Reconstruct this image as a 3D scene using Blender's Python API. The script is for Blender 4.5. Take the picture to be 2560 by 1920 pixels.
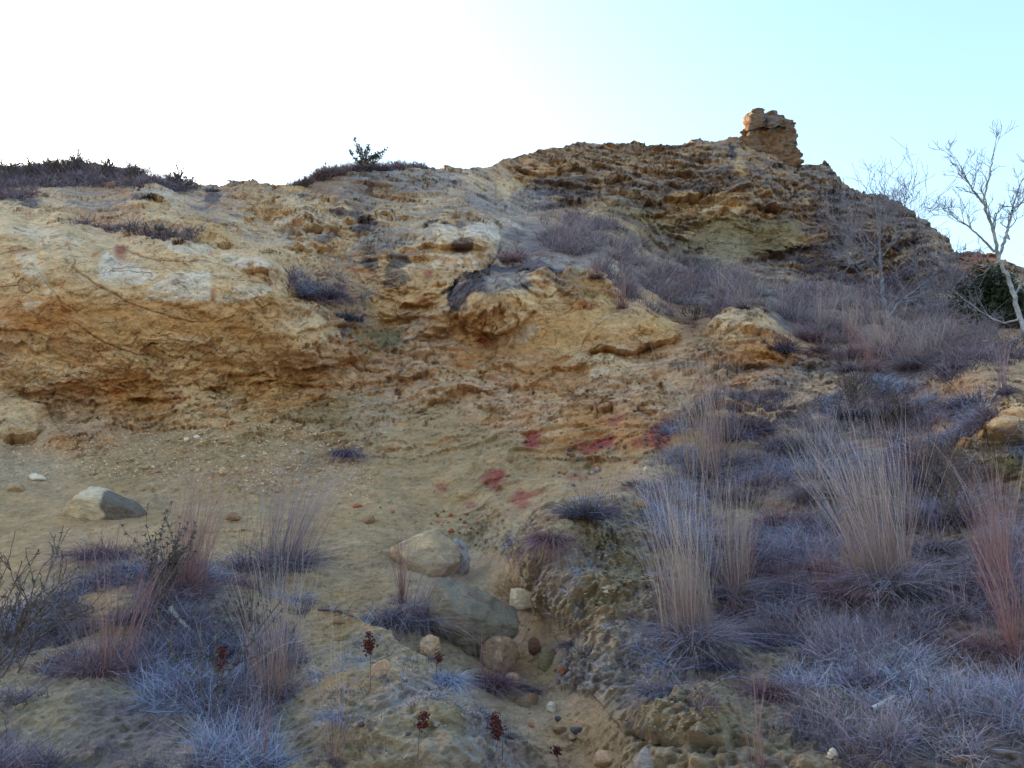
import bpy, math, random
import numpy as np
from mathutils import Vector

# ------------------------------------------------------------------ camera, sky, sun, exposure
SC = bpy.context.scene
for o in list(bpy.data.objects): bpy.data.objects.remove(o)
FPX, CX, CY, PITCH = 1703.0, 1106.0, 829.5, math.radians(12)      # survey units of the site measurements
cam_d = bpy.data.cameras.new("camera"); cam = bpy.data.objects.new("camera", cam_d)
SC.collection.objects.link(cam); SC.camera = cam
cam_d.sensor_width = 36; cam_d.lens = 36 * FPX / 2212.0
cam_d.clip_start = 0.05; cam_d.clip_end = 5000
cam.location = (0, 0, 0); cam.rotation_euler = (math.pi/2 + PITCH, 0, 0)

SUN_EL, SUN_AZ = math.radians(15), math.radians(-52)               # azimuth from the view axis (+Y), negative = left
w = bpy.data.worlds.new("World"); SC.world = w; w.use_nodes = True
nt = w.node_tree; nt.nodes.clear()
sky = nt.nodes.new("ShaderNodeTexSky"); sky.sky_type = 'NISHITA'; sky.sun_disc = False
sky.sun_elevation = SUN_EL; sky.sun_rotation = SUN_AZ
sky.altitude = 300; sky.air_density = 1.5; sky.dust_density = 3.3; sky.ozone_density = 2.8
bg = nt.nodes.new("ShaderNodeBackground"); bg.inputs[1].default_value = 0.15
wo = nt.nodes.new("ShaderNodeOutputWorld")
nt.links.new(sky.outputs[0], bg.inputs[0]); nt.links.new(bg.outputs[0], wo.inputs[0])

sl = bpy.data.lights.new("sun", 'SUN'); sl.energy = 3.0; sl.angle = math.radians(0.5); sl.color = (1, .86, .66)
so = bpy.data.objects.new("sun", sl); SC.collection.objects.link(so)
sd = Vector((math.sin(SUN_AZ)*math.cos(SUN_EL), math.cos(SUN_AZ)*math.cos(SUN_EL), math.sin(SUN_EL)))
so.rotation_euler = sd.to_track_quat('Z', 'Y').to_euler(); so.location = sd*60

SC.view_settings.view_transform = 'Standard'; SC.view_settings.look = 'None'
SC.view_settings.gamma = 1; SC.view_settings.exposure = 2.1
SC.render.engine = 'CYCLES'

# ------------------------------------------------------------------ helpers
COL = SC.collection
rng = np.random.default_rng(7)

def direction(x, y):
    u = (np.asarray(x, float)-CX)/FPX; v = (CY-np.asarray(y, float))/FPX
    cp, sp = math.cos(PITCH), math.sin(PITCH)
    return np.stack([u/(cp - v*sp), np.ones_like(u*v), (sp + v*cp)/(cp - v*sp)], -1)

def tag(o, label=None, cat=None, group=None, kind=None):
    if label: o["label"] = label
    if cat: o["category"] = cat
    if group: o["group"] = group
    if kind: o["kind"] = kind
    return o

def empty(name, loc, **kw):
    e = bpy.data.objects.new(name, None); COL.objects.link(e); e.location = loc
    e.empty_display_size = .1
    return tag(e, **kw)

def mesh_np(name, V, F, mat, parent=None, colors=None, smooth=True):
    """V (n,3), F (m,k) array of equal-size polygons; local to parent location"""
    V = np.asarray(V, np.float32); F = np.asarray(F, np.int32)
    if parent is not None: V = V - np.array(parent.location, np.float32)
    me = bpy.data.meshes.new(name)
    me.vertices.add(len(V)); me.vertices.foreach_set("co", V.ravel())
    m, k = F.shape
    me.loops.add(m*k); me.loops.foreach_set("vertex_index", F.ravel())
    me.polygons.add(m); me.polygons.foreach_set("loop_start", np.arange(0, m*k, k, dtype=np.int32))
    me.update(calc_edges=True)
    me.polygons.foreach_set("use_smooth", np.full(m, bool(smooth)))
    if colors is not None:
        c = np.ones((len(V), 4), np.float32); c[:, :3] = colors
        a = me.color_attributes.new("tint", 'FLOAT_COLOR', 'POINT'); a.data.foreach_set("color", c.ravel())
    if mat: me.materials.append(mat)
    o = bpy.data.objects.new(name, me); COL.objects.link(o)
    if parent is not None: o.parent = parent
    return o

# --- gradient noise
_g = np.random.default_rng(3); _P = _g.permutation(256).astype(np.int32); _P = np.concatenate([_P, _P, _P])
_G = _g.normal(size=(256, 3)); _G /= np.linalg.norm(_G, axis=1, keepdims=True); _G = _G.astype(np.float32)
def gnoise(p):
    p = p.astype(np.float32); i = np.floor(p).astype(np.int32); f = p - i; i &= 255
    u = f*f*f*(f*(f*6-15)+10); out = 0
    for dx in (0, 1):
        wx = u[..., 0] if dx else 1-u[..., 0]
        for dy in (0, 1):
            wy = u[..., 1] if dy else 1-u[..., 1]
            for dz in (0, 1):
                wz = u[..., 2] if dz else 1-u[..., 2]
                h = _P[_P[_P[(i[..., 0]+dx) & 255]+((i[..., 1]+dy) & 255)]+((i[..., 2]+dz) & 255)]
                g = _G[h]
                out = out + wx*wy*wz*(g[..., 0]*(f[..., 0]-dx)+g[..., 1]*(f[..., 1]-dy)+g[..., 2]*(f[..., 2]-dz))
    return out*1.6
def fbm(p, o=4, lac=2.03, gain=.5, off=0.):
    s = 0; a = 1.; q = p + off
    for _ in range(o): s = s + a*gnoise(q); q = q*lac + 11.3; a *= gain
    return s
def ridged(p, o=3, off=0.):
    s = 0; a = 1.; q = p + off
    for _ in range(o): s = s + a*(1-2*np.abs(gnoise(q))); q = q*2.1+5.7; a *= .5
    return s/1.75
def sstep(a, b, x):
    t = np.clip((x-a)/(b-a), 0, 1); return t*t*(3-2*t)

# ------------------------------------------------------------------ materials
def new_mat(name):
    m = bpy.data.materials.new(name); m.use_nodes = True
    n = m.node_tree; b = n.nodes["Principled BSDF"]; b.inputs["Specular IOR Level"].default_value = .15
    b.inputs["Roughness"].default_value = .9
    return m, n, b
def nd(n, t, **kw):
    x = n.nodes.new(t)
    for k, v in kw.items():
        if k in x.inputs.keys(): x.inputs[k].default_value = v
        else: setattr(x, k, v)
    return x
def ground_material(name, bump=1., coarse=1., tint=None, crack=0.):
    m, n, b = new_mat(name); L = n.links.new
    tc = nd(n, "ShaderNodeTexCoord"); geo = nd(n, "ShaderNodeNewGeometry")
    at = nd(n, "ShaderNodeAttribute", attribute_name="tint")
    mp = nd(n, "ShaderNodeMapping"); mp.inputs["Scale"].default_value = (1, 1, 2.2)
    L(geo.outputs["Position"], mp.inputs[0])
    n1 = nd(n, "ShaderNodeTexNoise", Scale=6*coarse, Detail=8, Roughness=.68)
    n2 = nd(n, "ShaderNodeTexNoise", Scale=38*coarse, Detail=5, Roughness=.7)
    n3 = nd(n, "ShaderNodeTexVoronoi", Scale=22*coarse)
    for q in (n1, n2): L(mp.outputs[0], q.inputs["Vector"])
    L(geo.outputs["Position"], n3.inputs["Vector"])
    # value and hue mottling of the material itself
    r1 = nd(n, "ShaderNodeMapRange"); r1.inputs[1].default_value = .3; r1.inputs[2].default_value = .7
    r1.inputs[3].default_value = .72; r1.inputs[4].default_value = 1.24
    L(n1.outputs[0], r1.inputs[0])
    r2 = nd(n, "ShaderNodeMapRange"); r2.inputs[1].default_value = .3; r2.inputs[2].default_value = .7
    r2.inputs[3].default_value = .78; r2.inputs[4].default_value = 1.22
    L(n2.outputs[0], r2.inputs[0])
    mu = nd(n, "ShaderNodeMath", operation='MULTIPLY'); L(r1.outputs[0], mu.inputs[0]); L(r2.outputs[0], mu.inputs[1])
    vm = nd(n, "ShaderNodeVectorMath", operation='SCALE'); L(mu.outputs[0], vm.inputs["Scale"])
    if tint is None: L(at.outputs["Color"], vm.inputs[0])
    else: vm.inputs[0].default_value = tint
    # sparse rust coloured flecks
    n4 = nd(n, "ShaderNodeTexNoise", Scale=9*coarse, Detail=4, Roughness=.6); L(mp.outputs[0], n4.inputs["Vector"])
    r4 = nd(n, "ShaderNodeMapRange"); r4.inputs[1].default_value = .6; r4.inputs[2].default_value = .72
    r4.inputs[3].default_value = 0; r4.inputs[4].default_value = .45; L(n4.outputs[0], r4.inputs[0])
    mx = nd(n, "ShaderNodeMix", data_type='RGBA', blend_type='MULTIPLY')
    L(r4.outputs[0], mx.inputs[0]); L(vm.outputs[0], mx.inputs[6]); mx.inputs[7].default_value = (.8, .52, .4, 1)
    last = mx.outputs[2]; ck = []
    if crack:
        nw = nd(n, "ShaderNodeTexNoise", Scale=1.6*coarse, Detail=4); L(geo.outputs["Position"], nw.inputs["Vector"])
        wv = nd(n, "ShaderNodeVectorMath", operation='MULTIPLY_ADD'); wv.inputs[1].default_value = (.55/coarse,)*3
        L(nw.outputs["Color"], wv.inputs[0]); L(mp.outputs[0], wv.inputs[2])
        for sc, wdt, lo in ((1.5, .018, .53), (4.2, .03, .54), (11., .06, .5)):
            vo = nd(n, "ShaderNodeTexVoronoi", feature='DISTANCE_TO_EDGE', Scale=sc*coarse); L(wv.outputs[0], vo.inputs["Vector"])
            mr = nd(n, "ShaderNodeMapRange"); mr.inputs[1].default_value = 0; mr.inputs[2].default_value = wdt; mr.inputs[3].default_value = 1; mr.inputs[4].default_value = 0
            L(vo.outputs["Distance"], mr.inputs[0])
            nm = nd(n, "ShaderNodeTexNoise", Scale=sc*.8*coarse, Detail=2); L(geo.outputs["Position"], nm.inputs["Vector"])
            mm = nd(n, "ShaderNodeMapRange"); mm.inputs[1].default_value = lo; mm.inputs[2].default_value = lo+.1; L(nm.outputs[0], mm.inputs[0])
            pr = nd(n, "ShaderNodeMath", operation='MULTIPLY'); L(mr.outputs[0], pr.inputs[0]); L(mm.outputs[0], pr.inputs[1]); ck.append(pr.outputs[0])
            mk = nd(n, "ShaderNodeMix", data_type='RGBA', blend_type='MULTIPLY'); sc2 = nd(n, "ShaderNodeMath", operation='MULTIPLY'); sc2.inputs[1].default_value = crack; L(pr.outputs[0], sc2.inputs[0])
            L(sc2.outputs[0], mk.inputs[0]); L(last, mk.inputs[6]); mk.inputs[7].default_value = (.42, .28, .18, 1); last = mk.outputs[2]
    L(last, b.inputs["Base Color"])
    # relief
    b1 = nd(n, "ShaderNodeBump", Strength=.9, Distance=.05*bump); L(n1.outputs[0], b1.inputs["Height"])
    b2 = nd(n, "ShaderNodeBump", Strength=.8, Distance=.012*bump); L(n2.outputs[0], b2.inputs["Height"]); L(b1.outputs[0], b2.inputs["Normal"])
    b3 = nd(n, "ShaderNodeBump", Strength=.5, Distance=.012*bump); L(n3.outputs["Distance"], b3.inputs["Height"]); L(b2.outputs[0], b3.inputs["Normal"])
    nrm = b3.outputs[0]
    for c_, dd_ in zip(ck, (.05, .03, .015)):
        bb = nd(n, "ShaderNodeBump", Strength=.8, Distance=dd_*bump); bb.invert = True; L(c_, bb.inputs["Height"]); L(nrm, bb.inputs["Normal"]); nrm = bb.outputs[0]
    L(nrm, b.inputs["Normal"])
    return m
M_ROCK = ground_material("weathered_sandstone", 1.1, crack=.5)
M_STONE = ground_material("stone_surface", .7, 1.8)
M_SOIL = ground_material("sandy_soil", .9, 1.6)
M_FAR = ground_material("ridge_sandstone", 3., .5, crack=.4)
def tint_mat(name, rough=.8, trans=0.):
    m, n, b = new_mat(name); at = nd(n, "ShaderNodeAttribute", attribute_name="tint")
    b.inputs["Roughness"].default_value = rough
    n.links.new(at.outputs["Color"], b.inputs["Base Color"])
    return m
M_GRASS = tint_mat("dry_grass_blades", .7)
M_LEAF = tint_mat("leaf_tissue", .6)
def bark_mat(name, c1, c2, sc):
    m, n, b = new_mat(name); geo = nd(n, "ShaderNodeNewGeometry")
    t = nd(n, "ShaderNodeTexNoise", Scale=sc, Detail=5); n.links.new(geo.outputs["Position"], t.inputs["Vector"])
    r = nd(n, "ShaderNodeValToRGB"); r.color_ramp.elements[0].color = (*c1, 1); r.color_ramp.elements[1].color = (*c2, 1)
    r.color_ramp.elements[0].position = .35; r.color_ramp.elements[1].position = .62
    n.links.new(t.outputs[0], r.inputs[0]); n.links.new(r.outputs[0], b.inputs["Base Color"])
    bp = nd(n, "ShaderNodeBump", Strength=.6, Distance=.01); n.links.new(t.outputs[0], bp.inputs["Height"]); n.links.new(bp.outputs[0], b.inputs["Normal"])
    return m
M_BARK = bark_mat("pale_bark", (.13, .125, .13), (.36, .35, .36), 9)
M_TWIG = bark_mat("dark_twig_bark", (.07, .05, .05), (.17, .13, .12), 14)
M_TWIG2 = bark_mat("grey_twig_bark", (.12, .11, .13), (.24, .22, .26), 14)
M_TWIG3 = bark_mat("blue_grey_bark", (.10, .10, .12), (.22, .22, .26), 12)
M_DRIFT = bark_mat("bleached_wood", (.3, .28, .26), (.6, .57, .53), 25)

# ------------------------------------------------------------------ terrain survey: (x, y, distance)
SKY = np.array([(-1150,290),(-600,335),(-200,362),(0,362),(28,364),(60,358),(100,357),(140,357),(165,350),(190,355),(240,360),(280,364),(310,374),
 (340,388),(372,386),(400,392),(430,402),(480,403),(505,398),(530,392),(548,389),(575,398),(600,402),(625,400),(650,394),(680,382),(715,368),
 (742,366),(800,362),(850,356),(890,356),(915,360),(960,363),(1000,365),(1040,363),(1068,358),(1085,347),(1105,341),(1130,334),(1165,325),(1180,324),(1212,323),
 (1250,312),(1262,310),(1290,311),(1335,313),(1340,317),(1362,311),(1380,311),(1400,317),(1440,317),(1475,312),(1490,304),(1512,302),(1520,308),(1545,308),
 (1575,297),(1590,298),(1610,300),(1660,310),(1705,335),(1722,350),(1735,357),(1752,358),(1770,358),(1781,352),(1790,360),(1800,372),(1812,384),(1815,396),
 (1835,410),(1870,420),(1900,424),(1925,440),(1945,449),(1972,456),(1976,468),(2000,478),(2010,488),(2040,520),(2062,545),(2080,549),(2125,550),(2150,553),
 (2180,572),(2212,582),(2400,640),(2700,700),(3400,760)], float)
D = np.array([
 # lower edge and below
 (-900,1659,3.4),(0,1659,3.6),(400,1659,3.6),(800,1659,3.7),(1000,1659,3.75),(1270,1659,4.35),(1400,1659,3.7),(1600,1659,3.5),(1800,1659,3.4),(2212,1659,3.3),(3100,1659,3.2),
 (-900,2300,2.3),(0,2300,2.3),(1200,2300,2.45),(2212,2300,2.2),(3100,2300,2.2),
 (-900,1400,4.9),(0,1400,5.1),(300,1400,5.0),(600,1400,5.05),(850,1450,4.65),(1000,1570,4.1),(720,1500,4.5),
 (-900,1250,6.2),(0,1250,6.5),(300,1250,6.2),(600,1250,6.4),(0,1150,7.6),(300,1150,7.5),(600,1150,7.6),(800,1200,7.0),(900,1300,6.1),
 (0,1050,8.9),(300,1050,8.9),(600,1050,8.9),(800,1060,8.7),(0,980,9.9),(300,970,10.1),(550,950,10.4),(700,960,10.4),(850,960,10.3),
 # gully
 (1050,1220,7.3),(1100,1290,6.65),(1150,1350,6.1),(1150,1430,5.65),(1180,1500,5.2),(1225,1580,4.65),(900,1100,8.5),(1000,1130,8.3),(1060,1150,8.1),
 # red-stained slope
 (1000,1030,9.1),(1050,960,10.0),(1200,960,9.9),(1350,950,9.6),(1150,1040,8.9),(1280,1030,8.8),(1400,1000,8.6),(1000,900,10.7),(1150,880,11.0),
 # right bank of the gully
 (1100,1240,6.15),(1140,1170,6.4),(1190,1115,6.65),(1290,1085,7.1),(1400,1100,7.0),(1215,1290,5.65),(1300,1350,5.2),(1290,1440,4.85),(1350,1480,4.7),(1430,1440,4.7),
 (1350,1560,4.25),(1500,1560,4.0),(1300,1200,6.3),
 # right grassy slope
 (1500,1300,5.6),(1600,1150,6.8),(1600,1400,4.9),(1700,1500,4.2),(1900,1300,5.3),(2100,1200,5.6),(2212,1400,4.4),(2000,1500,4.0),(1750,1200,6.2),(1850,1080,7.2),
 (2100,1050,6.8),(2180,925,6.9),(2212,1000,6.7),(2500,1000,6.4),(3100,1000,6.2),(3100,1400,4.4),(1500,1050,7.9),(1600,1000,8.6),(1800,970,8.5),(1950,900,9.0),(2050,860,8.8),
 # middle bench
 (1500,930,9.6),(1500,880,10.4),(1600,880,10.1),(1750,870,10.0),(1430,900,10.0),(1300,850,11.2),(1450,830,11.2),(1550,780,11.6),(1700,790,11.2),(1850,800,10.8),
 (1500,740,12.0),(1600,690,12.4),(1680,720,11.9),(1400,780,12.0),(1250,800,12.0),(2000,780,10.9),(2100,780,9.9),(2200,790,9.2),(2500,800,8.8),(3100,800,8.5),
 # cliff on the left
 (-1100,940,11.0),(-900,700,10.9),(-300,940,10.8),(-300,700,10.5),(-300,480,11.2),(0,930,10.7),(0,800,10.7),(0,650,10.4),(0,540,10.6),(0,470,11.3),(150,900,11.3),(150,780,10.9),(200,620,10.5),(150,490,11.4),
 (300,880,11.6),(300,800,11.2),(350,680,10.6),(400,560,11.0),(400,525,11.4),(500,840,11.7),(500,740,11.0),(550,640,10.9),(560,555,11.5),(600,580,11.8),(620,830,11.9),
 (650,680,11.4),(650,750,11.3),(720,790,11.9),(740,700,11.9),(770,740,12.3),(700,860,11.7),
 # centre hollow
 (650,620,12.7),(700,600,13.2),(780,640,13.3),(820,700,13.5),(850,740,13.2),(900,690,13.4),(820,800,12.4),(850,860,11.8),(950,760,12.6),(930,820,11.9),(1050,780,12.4),(1100,830,11.8),
 (900,620,13.4),(830,590,13.7),(950,600,13.5),(1000,640,12.5),(1080,640,12.2),(1080,710,12.5),(1060,745,12.9),(1150,740,12.5),(1180,680,12.4),(1200,620,12.6),(1160,570,12.9),
 (1200,770,12.3),(1260,620,12.8),(1290,590,13.2),(1300,700,12.3),(1350,740,12.1),(1400,700,12.5),(1450,720,12.4),(1340,670,12.7),
 # upper tiers
 (0,445,13.0),(100,440,13.5),(200,480,12.6),(340,440,13.6),(380,470,13.2),(450,500,12.7),(540,530,12.6),(-600,430,14),(0,405,15.5),(200,400,16),(400,420,15.5),(480,440,15.2),
 (550,450,15.0),(560,510,14.0),(650,460,14.9),(700,500,14.4),(750,450,15.6),(700,560,13.8),(800,530,14.3),(850,480,15.4),(870,540,14.2),(960,500,14.3),(980,560,13.9),
 (1040,500,14.5),(1060,550,13.9),(800,410,17.5),(900,410,18),(900,450,16.8),(1000,420,18),(1000,460,16.6),(1060,460,17),(1090,480,17.2),(1100,520,15.5),(1130,560,14.5),
 (1180,500,16.8),(1170,530,15.6),(1250,560,14.6),(1300,530,16.2),(1350,600,14.6),(1400,560,16.8),(1400,650,13.8),(1500,600,16.6),(1550,660,14.3),(1650,640,15.8),(1700,690,14.0),
 (1800,680,14.6),(1900,690,14.0),(2000,720,13.2),(2100,720,13.0),(2100,760,11.6),(1800,740,12.6),(1950,750,12.2),
 # far ridge
 (1080,400,22),(1150,450,20),(1250,470,19.8),(1250,400,23),(1400,500,19.3),(1400,420,22.5),(1550,560,18.8),(1550,480,20.5),(1550,420,22.5),(1600,380,25),(1650,590,18.5),(1700,500,20.5),
 (1750,620,17.6),(1850,640,17),(1850,540,19.5),(1850,470,22.5),(1950,650,16.5),(2000,560,19),(2000,520,21),(2080,660,16.4),(2080,600,18),(2160,650,17),(2160,600,19),(2212,680,16),(3100,790,11),
 ], float)
SKYD = [(-1150,16),(-400,16.8),(0,17),(200,17.3),(400,16.8),(480,16.4),(600,16.9),(700,17.8),(800,18.7),(900,19.8),(1000,21.8),(1080,24),(1150,25.5),(1250,26.5),(1400,28),(1500,28.5),(1620,30),(1720,29.5),(1800,28.5),(1900,27),(2000,25.5),(2060,24),(2150,22.5),(2212,22),(2500,19),(3400,15)]
def skyline(x): return np.interp(x, SKY[:, 0], SKY[:, 1])
for _q in D:      # the ridge stands as a steep face above its terrace
    if 1080 <= _q[0] <= 2170 and 390 <= _q[1] <= 660 and _q[2] > 16.3 and not (_q[0] < 1200 and _q[2] < 18):
        _q[2] += (np.interp(_q[0], [q[0] for q in SKYD], [q[1] for q in SKYD])-_q[2])*.42
D = np.vstack([D, [(x, float(skyline(x)), d) for x, d in SKYD]])
def mq_fit(P, v, c):
    r = np.sqrt(((P[:, None]-P[None])**2).sum(-1)+c*c)
    n = len(P); A = np.zeros((n+3, n+3)); A[:n, :n] = -r + np.eye(n)*-4.0*0
    A[:n, :n] -= np.eye(n)*-3.0
    A[:n, n] = 1; A[:n, n+1:] = P/1000.; A[n, :n] = 1; A[n+1:, :n] = P.T/1000.
    return np.linalg.solve(A, np.concatenate([v, [0, 0, 0]]))
_PD = D[:, :2].copy(); _W = mq_fit(_PD, np.log(D[:, 2]), 30.)
def base_depth(x, y):
    sh = np.shape(x); x = np.ravel(x).astype(np.float32); y = np.ravel(y).astype(np.float32); out = np.empty(len(x), np.float32)
    P = _PD.astype(np.float32); W = _W.astype(np.float32)
    for s in range(0, len(x), 60000):
        xx = x[s:s+60000]; yy = y[s:s+60000]
        r = np.sqrt((xx[:, None]-P[:, 0])**2+(yy[:, None]-P[:, 1])**2+900.)
        out[s:s+60000] = -r@W[:-3]+W[-3]+W[-2]*xx/1000+W[-1]*yy/1000
    return np.exp(out).reshape(sh)

# grid of survey lines
xs = np.concatenate([np.linspace(-1150, -40, 90, endpoint=False), np.linspace(-40, 2252, 1050), np.linspace(2252, 3400, 90)[1:]])
ya = np.linspace(0, 1, 36, endpoint=False); yb = np.linspace(0, 1, 640)
skyv = skyline(xs) + 2.2*gnoise(np.stack([xs*.045, xs*0, xs*0], -1)) + 1.6*gnoise(np.stack([xs*.17, xs*0+4, xs*0], -1)) + sstep(1700, 1780, xs)*6*np.round(gnoise(np.stack([xs*.06, xs*0+9, xs*0], -1))*2.5)/2.5
rows = [2350+(1690-2350)*t + 0*xs for t in ya] + [1690+(skyv-1690)*t for t in yb]
Y = np.array(rows); X = np.broadcast_to(xs, Y.shape).copy()
NR, NC = Y.shape
DEP = base_depth(X, Y)
P0 = direction(X, Y)*DEP[..., None]

def normals(P):
    du = np.gradient(P, axis=1); dv = np.gradient(P, axis=0)
    n = np.cross(du, dv); n /= np.linalg.norm(n, axis=-1, keepdims=True)+1e-9
    return n
N0 = normals(P0)
for k in range(3):   # smooth frame
    N0[1:-1, 1:-1] = (N0[1:-1, 1:-1]*2+N0[:-2, 1:-1]+N0[2:, 1:-1]+N0[1:-1, :-2]+N0[1:-1, 2:])/6
N0 /= np.linalg.norm(N0, axis=-1, keepdims=True)

# ------------------------------------------------------------------ what each area is made of, lower-left tones partly shade: x, y, colour, rock relief, bedding relief, soil relief
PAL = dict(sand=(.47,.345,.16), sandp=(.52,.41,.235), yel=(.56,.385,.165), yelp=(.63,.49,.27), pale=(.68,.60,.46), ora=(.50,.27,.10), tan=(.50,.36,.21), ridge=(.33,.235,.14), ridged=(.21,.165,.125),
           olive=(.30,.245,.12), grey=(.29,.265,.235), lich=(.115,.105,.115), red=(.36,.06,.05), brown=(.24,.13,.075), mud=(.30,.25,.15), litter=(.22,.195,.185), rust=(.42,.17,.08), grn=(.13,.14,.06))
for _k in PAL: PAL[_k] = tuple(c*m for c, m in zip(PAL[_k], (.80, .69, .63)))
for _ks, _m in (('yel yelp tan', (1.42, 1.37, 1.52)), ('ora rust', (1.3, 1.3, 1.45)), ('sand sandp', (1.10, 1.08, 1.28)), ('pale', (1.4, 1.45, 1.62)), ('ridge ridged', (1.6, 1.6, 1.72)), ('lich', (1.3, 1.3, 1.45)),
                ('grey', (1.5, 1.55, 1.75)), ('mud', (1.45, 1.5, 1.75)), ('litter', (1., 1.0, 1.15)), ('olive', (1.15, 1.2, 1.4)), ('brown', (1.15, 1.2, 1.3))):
    for _k in _ks.split(): PAL[_k] = tuple(min(c*m, .78) for c, m in zip(PAL[_k], _m))
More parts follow.
